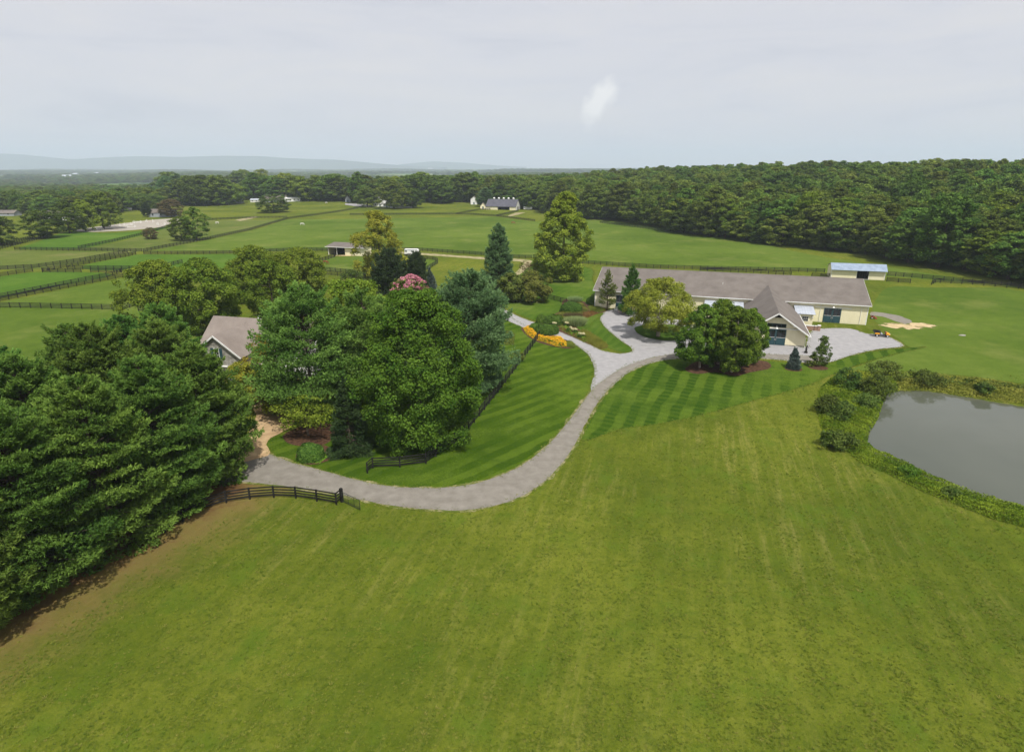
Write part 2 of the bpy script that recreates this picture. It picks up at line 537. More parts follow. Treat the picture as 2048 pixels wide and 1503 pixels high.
def tuft_mat():
    m, n, l, bs = P_('short_field_grass')
    oi = n.new('ShaderNodeObjectInfo')
    r = ramp(n, [(0.0, (0.070, 0.115, 0.011)), (0.5, (0.130, 0.170, 0.020)), (0.84, (0.175, 0.205, 0.026)), (1.0, (0.25, 0.235, 0.06))])
    l.new(oi.outputs['Random'], r.inputs[0])
    l.new(r.outputs[0], bs.inputs['Base Color'])
    bs.inputs['Roughness'].default_value = 0.8
    bs.inputs['Specular IOR Level'].default_value = 0.1
    return m


M['tuft'] = tuft_mat()
M['soil'] = nmat('pond_bank_soil', (0.15, 0.085, 0.035), (0.30, 0.18, 0.08), 1.5, 0.95, 0.1, 6)
M['hill'] = nmat('far_forest_hill', (0.03, 0.05, 0.025), (0.055, 0.08, 0.04), 0.004, 0.95, 0.05, 8)


def water_mat():
    m, n, l, bs = P_('murky_pond_water')
    f = pos_noise(n, l, 0.05, 4)
    r = ramp(n, [(0.3, (0.068, 0.077, 0.056)), (0.7, (0.090, 0.098, 0.074))])
    l.new(f, r.inputs[0])
    l.new(r.outputs[0], bs.inputs['Base Color'])
    bs.inputs['Roughness'].default_value = 0.04
    bs.inputs['IOR'].default_value = 1.33
    w = pos_noise(n, l, 2.6, 4, 0.5, stretch=(0.7, 1.6, 1))
    bump(n, l, bs, w, 0.10, 0.02)
    return m


M['water'] = water_mat()


def dirt_mat():
    m, n, l, bs = P_('bare_tan_dirt')
    tcn = n.new('ShaderNodeTexCoord')
    s = n.new('ShaderNodeVectorMath')
    s.operation = 'SUBTRACT'
    s.inputs[1].default_value = (0.5, 0.5, 0.0)
    l.new(tcn.outputs['Generated'], s.inputs[0])
    mlt = n.new('ShaderNodeVectorMath')
    mlt.operation = 'MULTIPLY'
    mlt.inputs[1].default_value = (1, 1, 0)
    l.new(s.outputs[0], mlt.inputs[0])
    ln = n.new('ShaderNodeVectorMath')
    ln.operation = 'LENGTH'
    l.new(mlt.outputs[0], ln.inputs[0])
    nz = pos_noise(n, l, 0.55, 6, 0.68)
    a = mth(n, l, 'SUBTRACT', nz, mth(n, l, 'MULTIPLY', ln.outputs['Value'], 0.9))
    al = mrange(n, l, a, 0.16, 0.30)
    r = ramp(n, [(0.35, (0.36, 0.26, 0.13)), (0.65, (0.56, 0.44, 0.25))])
    l.new(nz, r.inputs[0])
    l.new(r.outputs[0], bs.inputs['Base Color'])
    l.new(al, bs.inputs['Alpha'])
    bs.inputs['Roughness'].default_value = 0.95
    return m


M['dirt'] = dirt_mat()

M['pine'] = leaf_mat('white_pine_needles', (0.045, 0.118, 0.02), (0.215, 0.35, 0.062), 0.30, 0.3, 0.02)
M['pine_bright'] = leaf_mat('bright_pine_needles', (0.075, 0.18, 0.03), (0.28, 0.45, 0.095), 0.30, 0.15, 0.015)
M['pine_blue'] = leaf_mat('bluish_pine_needles', (0.08, 0.165, 0.064), (0.245, 0.375, 0.155), 0.30, 0.2, 0.015)
M['spruce'] = leaf_mat('dark_spruce_needles', (0.026, 0.056, 0.018), (0.08, 0.125, 0.042), 0.12, 0.2, 0.015)
M['yew'] = leaf_mat('dark_yew_needles', (0.026, 0.056, 0.02), (0.08, 0.122, 0.048), 0.12, 0.2, 0.015)
M['blue_spruce'] = leaf_mat('blue_spruce_needles', (0.06, 0.095, 0.08), (0.19, 0.24, 0.21), 0.1, 0.1, 0.01)
M['maple'] = leaf_mat('maple_leaves', (0.036, 0.096, 0.01), (0.15, 0.255, 0.03), 0.3, 0.1, 0.01)
M['sycamore'] = leaf_mat('sycamore_leaves', (0.095, 0.16, 0.014), (0.32, 0.395, 0.048), 0.3, 0.2, 0.02)
M['olive'] = leaf_mat('olive_tree_leaves', (0.066, 0.120, 0.011), (0.245, 0.315, 0.036), 0.3, 0.12, 0.012)
M['yellow'] = leaf_mat('yellowing_leaves', (0.13, 0.175, 0.017), (0.4, 0.42, 0.055), 0.3, 0.1, 0.015)
M['birch'] = leaf_mat('birch_leaves', (0.15, 0.2, 0.018), (0.42, 0.45, 0.065), 0.35, 0.1, 0.01)
M['autumn'] = leaf_mat('turning_leaves', (0.14, 0.12, 0.015), (0.36, 0.26, 0.035), 0.3, 0.1, 0.02)
M['round'] = leaf_mat('dense_round_tree_leaves', (0.04, 0.096, 0.01), (0.19, 0.28, 0.034), 0.28, 0.25, 0.015)
M['wood_a'] = leaf_mat('woodland_leaves', (0.044, 0.09, 0.013), (0.205, 0.285, 0.048), 0.30, 0.75, 0.028)
M['brownish'] = leaf_mat('brownish_leaves', (0.085, 0.070, 0.030), (0.20, 0.155, 0.075), 0.25, 0.1, 0.01)
M['apple'] = leaf_mat('crab_apple_leaves', (0.08, 0.115, 0.02), (0.225, 0.26, 0.055), 0.3, 0.15, 0.02)
M['shrub'] = leaf_mat('dark_shrub_leaves', (0.03, 0.066, 0.012), (0.135, 0.195, 0.038), 0.22, 0.45, 0.03)
M['box'] = leaf_mat('clipped_yew_leaves', (0.028, 0.07, 0.011), (0.11, 0.19, 0.03), 0.15, 0.2, 0.01)
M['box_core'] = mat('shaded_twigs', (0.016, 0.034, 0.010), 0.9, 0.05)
M['weeds'] = leaf_mat('bright_bank_weeds', (0.07, 0.135, 0.009), (0.24, 0.32, 0.028), 0.3, 0.0, 0.0)
M['orn_grass'] = leaf_mat('pale_ornamental_grass', (0.2, 0.27, 0.08), (0.46, 0.52, 0.24), 0.3, 0.2, 0.03)
M['gold_grass'] = leaf_mat('golden_grass_leaves', (0.125, 0.165, 0.024), (0.3, 0.33, 0.06), 0.3, 0.2, 0.02)
M['rust'] = leaf_mat('rusty_sedum_leaves', (0.12, 0.055, 0.02), (0.28, 0.15, 0.06), 0.2, 0.2, 0.02)
M['flower_orange'] = leaf_mat('orange_flower_petals', (0.6, 0.25, 0.008), (0.85, 0.52, 0.03), 0.2, 0.0, 0.0)
M['flower_cream'] = leaf_mat('cream_flower_heads', (0.55, 0.50, 0.26), (0.78, 0.74, 0.48), 0.2, 0.0, 0.0)
M['flower_pink'] = leaf_mat('pink_myrtle_blossom', (0.42, 0.13, 0.19), (0.68, 0.33, 0.37), 0.2, 0.0, 0.0)
M['hosta'] = leaf_mat('lime_leaves', (0.10, 0.22, 0.015), (0.22, 0.40, 0.04), 0.3, 0.0, 0.0)
M['mower_pale'] = mat('pale_stone', (0.30, 0.29, 0.26), 0.8)


# ------------------------------------------------------------------ mesh helpers
def tag(o, label=None, cat=None, group=None, kind=None):
    if label:
        o['label'] = label
    if cat:
        o['category'] = cat
    if group:
        o['group'] = group
    if kind:
        o['kind'] = kind
    return o


def link(name, me, m=None, parent=None, loc=None, rotz=None):
    o = bpy.data.objects.new(name, me)
    COL.objects.link(o)
    if m is not None and me is not None and len(me.materials) == 0:
        me.materials.append(m)
    if parent is not None:
        o.parent = parent
    if loc is not None:
        o.location = loc
    if rotz is not None:
        o.rotation_euler = (0, 0, rotz)
    return o


def thing(name, label, cat, loc=(0, 0, 0), rotz=0.0, group=None):
    o = link(name, None, None, None, loc, rotz)
    return tag(o, label, cat, group)


def np_mesh(name, V, F, tint=None):
    """V (n,3); F (m,k) uniform polygons"""
    V = np.asarray(V, np.float32).reshape(-1, 3)
    F = np.asarray(F, np.int32)
    me = bpy.data.meshes.new(name)
    me.vertices.add(len(V))
    me.vertices.foreach_set('co', V.ravel())
    m, k = F.shape
    me.loops.add(m * k)
    me.loops.foreach_set('vertex_index', F.ravel())
    me.polygons.add(m)
    me.polygons.foreach_set('loop_start', np.arange(m, dtype=np.int32) * k)
    try:
        me.polygons.foreach_set('loop_total', np.full(m, k, np.int32))
    except Exception:
        pass
    if tint is not None:
        a = me.attributes.new('tint', 'FLOAT', 'FACE')
        a.data.foreach_set('value', np.asarray(tint, np.float32))
    me.update(calc_edges=True)
    me.validate()
    return me


class MB:
    def __init__(self):
        self.v, self.f = [], []

    def add(self, vs, fs):
        b = len(self.v)
        self.v += [tuple(map(float, p)) for p in vs]
        self.f += [tuple(b + i for i in q) for q in fs]
        return self

    def box(self, x0, x1, y0, y1, z0, z1):
        vs = [(x, y, z) for z in (z0, z1) for y in (y0, y1) for x in (x0, x1)]
        return self.add(vs, [(0, 2, 3, 1), (4, 5, 7, 6), (0, 1, 5, 4), (2, 6, 7, 3), (0, 4, 6, 2), (1, 3, 7, 5)])

    def hexa(self, bot, top):
        """two quads (4 points each, same order)"""
        return self.add(list(bot) + list(top), [(3, 2, 1, 0), (4, 5, 6, 7), (0, 1, 5, 4), (1, 2, 6, 5), (2, 3, 7, 6), (3, 0, 4, 7)])

    def extrude_x(self, prof, x0, x1):
        """closed (y,z) profile extruded along x"""
        n = len(prof)
        vs = [(x0, y, z) for y, z in prof] + [(x1, y, z) for y, z in prof]
        fs = [tuple(range(n - 1, -1, -1)), tuple(range(n, 2 * n))]
        fs += [(i, (i + 1) % n, n + (i + 1) % n, n + i) for i in range(n)]
        return self.add(vs, fs)

    def extrude_y(self, prof, y0, y1):
        n = len(prof)
        vs = [(x, y0, z) for x, z in prof] + [(x, y1, z) for x, z in prof]
        fs = [tuple(range(n)), tuple(range(2 * n - 1, n - 1, -1))]
        fs += [((i + 1) % n, i, n + i, n + (i + 1) % n) for i in range(n)]
        return self.add(vs, fs)

    def slab(self, quad, t):
        """plate of thickness t below a quad"""
        q = [np.array(p, float) for p in quad]
        nrm = np.cross(q[1] - q[0], q[2] - q[0])
        nrm /= np.linalg.norm(nrm)
        if nrm[2] < 0:
            q = q[::-1]
            nrm = -nrm
        return self.hexa([p - nrm * t for p in q], q)

    def tube(self, pts, rad, sides=7, cap=True):
        pts = [np.array(p, float) for p in pts]
        if not hasattr(rad, '__len__'):
            rad = [rad] * len(pts)
        vs, fs = [], []
        for i, p in enumerate(pts):
            d = pts[min(i + 1, len(pts) - 1)] - pts[max(i - 1, 0)]
            d = d / (np.linalg.norm(d) + 1e-9)
            a = np.cross(d, (0, 0, 1) if abs(d[2]) < 0.9 else (1, 0, 0))
            a /= np.linalg.norm(a)
            b = np.cross(d, a)
            for k in range(sides):
                t = 2 * math.pi * k / sides
                vs.append(p + (a * math.cos(t) + b * math.sin(t)) * rad[i])
        for i in range(len(pts) - 1):
            for k in range(sides):
                k2 = (k + 1) % sides
                fs.append((i * sides + k, (i + 1) * sides + k, (i + 1) * sides + k2, i * sides + k2))
        if cap:
            fs.append(tuple(range(sides)))
            fs.append(tuple(range((len(pts) - 1) * sides + sides - 1, (len(pts) - 1) * sides - 1, -1)))
        return self.add(vs, fs)

    def disc(self, c, axis, r, w, sides=14):
        c, axis = np.array(c, float), np.array(axis, float)
        return self.tube([c - axis * w / 2, c + axis * w / 2], r, sides)

    def mesh(self, name):
        me = bpy.data.meshes.new(name)
        me.from_pydata(self.v, [], self.f)
        me.validate()
        me.update()
        return me

    def obj(self, name, m, parent=None, bevel=0.0, loc=None, rotz=None):
        o = link(name, self.mesh(name), m, parent, loc, rotz)
        if bevel:
            b = o.modifiers.new('bevel', 'BEVEL')
            b.width, b.segments, b.limit_method = bevel, 2, 'ANGLE'
        return o


def smooth_closed(pts, step=1.2, jit=0.0, seed=1, closed=True):
    rng = np.random.default_rng(seed)
    P = [np.array(p[:2], float) for p in pts]
    n = len(P)
    out = []
    for i in range(n if closed else n - 1):
        p0, p1, p2, p3 = P[(i - 1) % n], P[i], P[(i + 1) % n], P[(i + 2) % n]
        if not closed:
            p0 = P[max(i - 1, 0)]
            p3 = P[min(i + 2, n - 1)]
        k = max(1, int(np.linalg.norm(p2 - p1) / step))
        for j in range(k):
            t = j / k
            q = 0.5 * ((2 * p1) + (-p0 + p2) * t + (2 * p0 - 5 * p1 + 4 * p2 - p3) * t * t + (-p0 + 3 * p1 - 3 * p2 + p3) * t ** 3)
            out.append(q + rng.normal(size=2) * jit)
    if not closed:
        out.append(P[-1])
    return out


def grow(pts, d):
    P = np.array(pts)
    T = np.roll(P, -1, 0) - np.roll(P, 1, 0)
    N = np.stack([T[:, 1], -T[:, 0]], 1)
    N /= np.linalg.norm(N, axis=1, keepdims=True) + 1e-9
    area = 0.5 * np.sum(P[:, 0] * np.roll(P[:, 1], -1) - np.roll(P[:, 0], -1) * P[:, 1])
    return list(P + N * d * (1 if area > 0 else -1))


def sheet(name, pts, z, m, drape=False):
    pts = [Vector((p[0], p[1], 0)) for p in pts]
    tris = tessellate_polygon([pts])
    me = bpy.data.meshes.new(name)
    vs = [(p.x, p.y, z + (th(p.x, p.y) if drape else 0.0)) for p in pts]
    me.from_pydata(vs, [], [tuple(t) for t in tris])
    me.update()
    bm_flip = sum(1 for p in me.polygons if p.normal.z < 0) > len(me.polygons) / 2
    if bm_flip:
        me.flip_normals()
    o = link(name, me, m)
    return tag(o, kind='structure')


def px(lst):
    return [G(*p) for p in lst]


# ------------------------------------------------------------------ ground, water, far hills
def build_ground():
    geo = lambda a, b, k: list(np.geomspace(a, b, k))
    xs = [-v for v in geo(17000, 760, 34)] + list(np.arange(-700, -70, 14)) + list(np.arange(-70, 38, 4)) + \
        list(np.arange(38, 112, 1.0)) + list(np.arange(112, 700, 12)) + geo(710, 17000, 34)
    ys = [-v for v in geo(17000, 60, 16)] + list(np.arange(-50, 46, 6)) + list(np.arange(46, 108, 1.0)) + list(np.arange(108, 450, 8)) + \
        list(np.arange(450, 1200, 12)) + geo(1210, 17500, 44)
    xs, ys = np.unique(np.array(xs)), np.unique(np.array(ys))
    X, Y = np.meshgrid(xs, ys)
    Z = terrain(X.ravel(), Y.ravel())
    V = np.stack([X.ravel(), Y.ravel(), Z], 1)
    nx, ny = len(xs), len(ys)
    i = np.arange(nx - 1)[None, :] + np.arange(ny - 1)[:, None] * nx
    i = i.ravel()
    F = np.stack([i, i + 1, i + 1 + nx, i + nx], 1)
    me = np_mesh('ground', V, F)
    me.polygons.foreach_set('use_smooth', np.ones(len(F), bool))
    tag(link('ground', me, M['field']), kind='structure')


build_ground()
o = sheet('pond_water', grow(smooth_closed(POND, 1.5), 1.2), POND_Z + 0.03, M['water'])
tag(o, kind='structure')

# wooded ridges on the horizon
def hills(name, prof, dist, depth, seed):
    rng = np.random.default_rng(seed)
    xs = np.linspace(prof[0][0], prof[-1][0], 160)
    pxs, pys = [p[0] for p in prof], [p[1] for p in prof]
    hy = np.interp(xs, pxs, pys)
    hz = CAM_H + (HORIZON - hy) / FPX * dist * 1.02
    hz = hz + np.convolve(rng.normal(size=170), np.ones(11) / 11, 'valid') * 6
    X = (xs - CX) / FPX * dist * 1.03
    rows = []
    for k, (dy, f) in enumerate([(-depth, -0.1), (-depth * 0.6, 0.35), (-depth * 0.3, 0.72), (0, 1.0), (depth * 0.4, 0.8), (depth, -0.1)]):
        w = np.convolve(rng.normal(size=190), np.ones(31) / 31, 'valid')
        rows.append(np.stack([X, dist + dy + w * depth * 0.25, np.where(f > 0, hz * f, -20 + 0 * hz)], 1))
    V = np.concatenate(rows)
    nx = len(xs)
    i = (np.arange(nx - 1)[None, :] + np.arange(5)[:, None] * nx).ravel()
    F = np.stack([i, i + 1, i + 1 + nx, i + nx], 1)
    me = np_mesh(name, V, F)
    me.polygons.foreach_set('use_smooth', np.ones(len(F), bool))
    tag(link(name, me, M['hill']), kind='structure')


hills('far_ridge', [(-420, 318), (-200, 306), (0, 306), (60, 309), (130, 312), (180, 317), (215, 320.5), (260, 318), (300, 316), (345, 315),
                    (420, 316.5), (500, 314), (560, 315), (620, 319), (700, 321), (760, 326), (820, 331), (900, 334)], 13000, 900, 3)
hills('farther_ridge', [(780, 334), (830, 328), (880, 324), (930, 326), (990, 331), (1050, 334)], 15500, 900, 4)
hills('farther_ridge', [(1480, 335), (1560, 329), (1620, 327.5), (1690, 331), (1760, 335)], 14000, 900, 5)

# ------------------------------------------------------------------ drives, courts, lawns, paddocks
EXCL = [POND]


def edge_sheet(name, pxs, z, m, step=0.9, jit=0.06, fringe=0.0, seed=1, extra=None):
    z = z + 0.0007 * (seed % 13)
    w = px(pxs)
    if extra:
        w = w + [np.array(e) for e in extra]
    pts = smooth_closed(w, step, jit, seed)
    if name in ('driveway', 'gravel_court', 'house_drive') or name == 'lawn':
        EXCL.append(np.array(w)[:, :2])
    if fringe:
        sheet(name + '_verge', smooth_closed(grow(pts, fringe), 1.2, 0.16, seed + 5), (0.026 if z > 0.04 else 0.014), M['fringe'])
    return sheet(name, pts, z, m)


def dirang(a, b):
    p, q = G(*a), G(*b)
    return math.atan2(q[1] - p[1], q[0] - p[0])


MOW_A = dirang((1046, 750), (1142, 718))
MOW_B = math.atan2(0.92, 0.39)
LAWN = ((0.028, 0.064, 0.005), (0.044, 0.088, 0.006), (0.104, 0.160, 0.015))
M['lawn_a'] = grass_mat('striped_lawn', *LAWN, (0.17, 0.20, 0.05), 0.15, mow=MOW_A, mow_w=1.35, mow_k=0.6)
M['lawn_b'] = grass_mat('checkered_lawn', (0.021, 0.056, 0.005), (0.033, 0.076, 0.006), (0.100, 0.155, 0.016), (0.17, 0.20, 0.05), 0.12, mow=MOW_B, mow_w=1.45, mow_k=0.7, mow2=MOW_B + 1.45)
M['lawn_c'] = grass_mat('shorn_lawn', (0.034, 0.082, 0.008), (0.062, 0.116, 0.012), (0.112, 0.170, 0.022), (0.24, 0.24, 0.08), 0.3, mow=MOW_B, mow_w=1.0, mow_k=0.3)

# lawn inside the bend of the drive
edge_sheet('lawn', [(560, 918), (536, 895), (533, 880), (552, 868), (590, 862), (700, 800), (800, 760), (900, 700), (980, 640), (965, 600), (985, 600),
                    (1030, 640), (1100, 672), (1150, 690), (1180, 712), (1190, 738), (1180, 780), (1150, 828), (1115, 868), (1075, 908),
                    (1030, 938), (980, 958), (920, 972), (860, 976), (790, 973), (720, 962), (650, 942)], 0.017, M['lawn_a'], seed=2)
# lawn below the court, in front of the wing
edge_sheet('lawn', [(1165, 880), (1185, 830), (1215, 780), (1255, 745), (1310, 724), (1370, 717), (1460, 716), (1540, 722), (1600, 727), (1650, 728),
                    (1700, 712), (1750, 703), (1800, 697), (1850, 694), (1790, 708), (1720, 728), (1660, 752), (1600, 775), (1500, 803), (1420, 825), (1330, 845), (1240, 858)],
           0.017, M['lawn_b'], seed=3)
# lawn between the house drive and the meadow track
edge_sheet('lawn', [(985, 600), (1010, 615), (1050, 634), (1110, 655), (1150, 668), (1190, 640), (1200, 610), (1186, 560), (1175, 535), (1060, 520), (1035, 545), (1000, 570)],
           0.017, M['lawn_c'], seed=4)
# grass strip round the loop
edge_sheet('lawn', [(1206, 626), (1180, 627), (1160, 640), (1165, 655), (1180, 672), (1205, 690), (1235, 702), (1258, 704), (1262, 696), (1245, 684), (1222, 666), (1205, 648), (1200, 636)],
           0.034, M['lawn_c'], seed=5)

COURT = [(1206, 626), (1222, 619), (1255, 621), (1300, 630), (1360, 640), (1430, 655), (1480, 668), (1496, 680), (1560, 688), (1608, 694), (1614, 684), (1622, 664),
         (1640, 657), (1700, 657), (1722, 664), (1738, 668), (1765, 669), (1790, 680), (1806, 692), (1775, 696), (1740, 701), (1700, 711), (1668, 722), (1640, 726),
         (1600, 724), (1530, 717), (1440, 713), (1365, 716), (1310, 724), (1262, 742), (1222, 774), (1196, 800), (1182, 776), (1189, 748), (1187, 730), (1175, 708),
         (1152, 691), (1120, 679), (1080, 667), (1040, 652), (1005, 636), (982, 618), (974, 600), (966, 590), (978, 588), (990, 604), (1012, 620), (1050, 638), (1100, 655), (1140, 671), (1180, 690), (1208, 702), (1240, 707),
         (1264, 703), (1261, 694), (1240, 680), (1218, 662), (1203, 646), (1200, 635)]
edge_sheet('gravel_court', COURT, 0.030, M['gravel'], step=1.2, jit=0.05, fringe=0.22, seed=6)
ROAD = [(440, 912), (480, 912), (530, 907), (565, 918), (600, 929), (660, 945), (740, 966), (800, 974), (870, 976), (930, 971), (980, 958), (1030, 938), (1078, 906),
        (1118, 866), (1150, 826), (1180, 785), (1212, 756), (1255, 731), (1310, 714), (1365, 706), (1440, 703), (1540, 708), (1620, 712), (1648, 716), (1640, 724), (1600, 722),
        (1530, 716), (1440, 712), (1365, 715), (1310, 723), (1262, 741), (1222, 773), (1192, 810), (1170, 850), (1146, 895), (1120, 930), (1090, 962), (1048, 990), (1000, 1008), (940, 1019), (880, 1020), (800, 1013), (720, 999), (680, 988), (600, 976), (520, 966), (470, 962), (430, 962)]
edge_sheet('driveway', ROAD, 0.05, M['road'], step=1.0, jit=0.05, fringe=0.3, seed=7)
edge_sheet('house_drive', [(470, 925), (535, 912), (540, 905), (533, 890), (542, 876), (570, 862), (590, 845), (582, 812), (560, 792), (535, 782), (540, 765), (520, 750), (500, 762), (510, 790), (498, 800), (512, 830), (505, 850), (492, 880)],
           0.062, M['tan_gravel'], seed=8)
# turf island under the birch
edge_sheet('turf_island', [(1269, 657), (1290, 650), (1340, 649), (1370, 655), (1372, 672), (1345, 681), (1310, 679), (1282, 671)], 0.08, M['lawn_c'], seed=9)
# mulch beds
edge_sheet('mulch_bed', [(566, 872), (600, 853), (655, 845), (670, 865), (650, 888), (600, 892), (575, 885)], 0.034, M['mulch'], seed=10)
edge_sheet('mulch_bed', [(592, 908), (610, 893), (650, 890), (664, 906), (655, 922), (620, 929), (598, 922)], 0.036, M['mulch'], seed=11)
edge_sheet('mulch_bed', [(1370, 738), (1400, 722), (1470, 720), (1530, 722), (1540, 736), (1500, 745), (1470, 752), (1430, 744), (1395, 748)], 0.034, M['mulch'], seed=12)
edge_sheet('mulch_bed', [(1043, 655), (1070, 660), (1110, 672), (1150, 688), (1140, 697), (1110, 694), (1075, 684), (1050, 668)], 0.065, M['mulch'], seed=13)
edge_sheet('mulch_bed', [(1085, 640), (1120, 622), (1128, 600), (1165, 603), (1215, 618), (1195, 628), (1165, 636), (1150, 650), (1175, 670), (1215, 690), (1200, 697), (1170, 684), (1130, 668), (1100, 655)], 0.066, M['mulch'], seed=14)
for i, (x, y, r) in enumerate([(1587, 738, 1.5), (1636, 735, 1.7)]):
    c = G(x, y)
    sheet('mulch_ring', [(c[0] + r * math.cos(t), c[1] + r * 0.9 * math.sin(t)) for t in np.linspace(0, 6.283, 18)[:-1]], 0.034, M['mulch'])

# farm tracks
edge_sheet('farm_track', [(760, 503), (800, 503), (860, 507), (930, 512), (1000, 516), (1060, 520), (1062, 526), (1050, 540), (1035, 552), (1028, 551), (1040, 535), (1046, 524), (1000, 521), (930, 516), (860, 511), (800, 507), (760, 507)],
           0.03, M['track'], step=3, jit=0.1, seed=15)
edge_sheet('farm_track', [(1742, 624), (1770, 626), (1800, 632), (1822, 641), (1812, 648), (1790, 642), (1765, 633), (1742, 630)], 0.02, M['road'], jit=0.12, seed=16)
edge_sheet('farm_track', [(470, 440), (500, 434), (535, 423), (537, 425), (505, 437), (480, 442)], 0.05, M['track'], step=6, seed=17)
edge_sheet('farm_track', [(1035, 424), (1060, 418), (1080, 417), (1080, 419), (1062, 421), (1045, 427), (1020, 433), (1015, 432)], 0.05, M['track'], step=6, seed=18)

# bare earth
def dirt(name, p, rx, ry, z=0.025, rz=0.0):
    c = G(*p)
    pts = [(c[0] + rx * math.cos(t) * math.cos(rz) - ry * math.sin(t) * math.sin(rz), c[1] + rx * math.cos(t) * math.sin(rz) + ry * math.sin(t) * math.cos(rz)) for t in np.linspace(0, 6.283, 26)[:-1]]
    sheet(name, pts, z, M['dirt'])


dirt('dirt_patch', (1805, 652), 6.5, 4.0, rz=-0.3)
dirt('dirt_patch', (1840, 650), 4.5, 3.0, 0.031)
dirt('dirt_patch', (690, 511), 7.5, 2.2)
dirt('dirt_patch', (775, 550), 7.0, 3.0)
dirt('dirt_patch', (935, 429), 8, 4)
dirt('dirt_patch', (545, 429), 22, 4)

# paddock turf of differing greens
pad = lambda name, pts, m, sd, z=0.012: edge_sheet(name, pts, z, m, step=6, jit=0.1, seed=sd)
pad('pasture', [(-60, 607), (0, 604), (110, 583), (200, 565), (275, 550), (330, 544), (340, 560), (320, 600), (280, 620), (240, 619), (120, 617), (0, 616), (-60, 615)], M['meadow'], 20)
pad('pasture', [(-60, 700), (-60, 616), (0, 616), (120, 617), (245, 619), (340, 625), (420, 660), (420, 700), (200, 800), (-40, 800)], M['meadow'], 21, 0.010)
pad('pasture', [(-60, 600), (0, 596), (113, 573), (226, 550), (170, 544), (85, 544), (60, 545), (0, 553), (-60, 562)], M['meadow_lush'], 22)
pad('pasture', [(-70, 500), (30, 500), (148, 502), (280, 503), (250, 507), (160, 524), (85, 538), (0, 539), (-70, 540)], M['meadow_dull'], 23)
pad('pasture', [(170, 530), (252, 514), (275, 509), (400, 509), (520, 508), (520, 520), (420, 540), (305, 540), (180, 540)], M['meadow_lush'], 24)
pad('pasture', [(40, 498), (80, 482), (110, 470), (150, 462), (200, 466), (260, 464), (320, 455), (345, 452), (287, 470), (225, 484), (157, 497)], M['meadow_lush'], 25)
pad('pasture', [(165, 498), (230, 486), (290, 470), (345, 452), (400, 440), (480, 438), (570, 436), (500, 459), (410, 480), (290, 502)], M['meadow_dull'], 26)
pad('pasture', [(295, 504), (406, 482), (520, 457), (576, 439), (665, 427), (740, 418), (800, 430), (912, 430), (993, 434), (1075, 443), (1130, 440), (1190, 440),
                (1330, 456), (1440, 472), (1500, 482), (1600, 505), (1700, 522), (1850, 545), (2060, 580), (2060, 574), (1890, 562), (1775, 552), (1650, 543), (1500, 536), (1320, 531), (1177, 525), (1063, 514),
                (974, 509), (845, 499), (784, 497), (655, 499), (500, 503), (330, 502)], M['meadow'], 27)
pad('pasture', [(640, 524), (665, 515), (727, 512), (800, 513), (866, 518), (876, 522), (856, 537), (833, 548), (754, 550), (703, 545), (651, 542)], M['meadow'], 28)
pad('pasture', [(1748, 605), (1775, 575), (1800, 572), (1865, 575), (2060, 586), (2060, 768), (1940, 752), (1860, 744), (1800, 742), (1740, 742), (1700, 738), (1760, 716), (1830, 698), (1812, 690), (1795, 676), (1770, 662), (1748, 640)], M['meadow'], 30, 0.009)
edge_sheet('riding_arena', [(148, 462), (175, 456), (230, 449), (290, 441), (345, 437), (372, 440), (350, 449), (300, 457), (240, 462), (190, 464)], 0.05, M['sand'], step=6, jit=0.1, seed=29)

# ------------------------------------------------------------------ fences
POST = MB().box(-0.075, 0.075, -0.075, 0.075, -0.25, 1.42).mesh('post')
POST.materials.append(M['black'])
RAIL = MB().box(0, 1, -0.022, 0.022, -0.075, 0.075).mesh('rail')
RAIL.materials.append(M['black'])
RAIL_Z = (0.30, 0.62, 0.94, 1.27)


def fence(pxs, label, step=2.5, smooth=False, near=True, rails=RAIL_Z, world=None, group=None):
    pts = world if world is not None else px(pxs)
    pts = [np.array(p[:2], float) for p in pts]
    if smooth:
        pts = smooth_closed(pts, step, 0, closed=False)
    P = [pts[0]]
    for a, b in zip(pts, pts[1:]):
        k = max(1, int(round(np.linalg.norm(b - a) / step)))
        P += [a + (b - a) * (j + 1) / k for j in range(k)]
    Z = terrain(np.array([p[0] for p in P]), np.array([p[1] for p in P]))
    root = thing('board_fence', label, 'fence', (P[0][0], P[0][1], Z[0]), 0, group)
    loc = [np.array([p[0] - P[0][0], p[1] - P[0][1], z - Z[0]]) for p, z in zip(P, Z)]
    mp, mr = MB(), MB()
    for q in loc:
        if near:
            link('post', POST, None, root, q)
        else:
            mp.box(q[0] - 0.08, q[0] + 0.08, q[1] - 0.08, q[1] + 0.08, q[2] - 0.3, q[2] + 1.42)
    for a, b in zip(loc, loc[1:]):
        d = b - a
        L = np.linalg.norm(d[:2])
        ang = math.atan2(d[1], d[0])
        nrm = np.array([-d[1], d[0], 0]) / (L + 1e-9)
        if near:
            for z in rails:
                o = link('rail', RAIL, None, root, a + np.array([0, 0, z]) + nrm * 0.09)
                o.rotation_euler = (0, -math.atan2(d[2], L), ang)
                o.scale = (L + 0.05, 1, 1)
        else:
            for z in rails:
                h, w = 0.08, 0.025
                q = [a - nrm * w, b - nrm * w, b + nrm * w, a + nrm * w]
                mr.hexa([p + np.array([0, 0, z - h]) for p in q], [p + np.array([0, 0, z + h]) for p in q])
    if not near:
        tag(mp.obj('post', M['black'], root), kind='stuff')
        tag(mr.obj('rail', M['black'], root), kind='stuff')
    return root


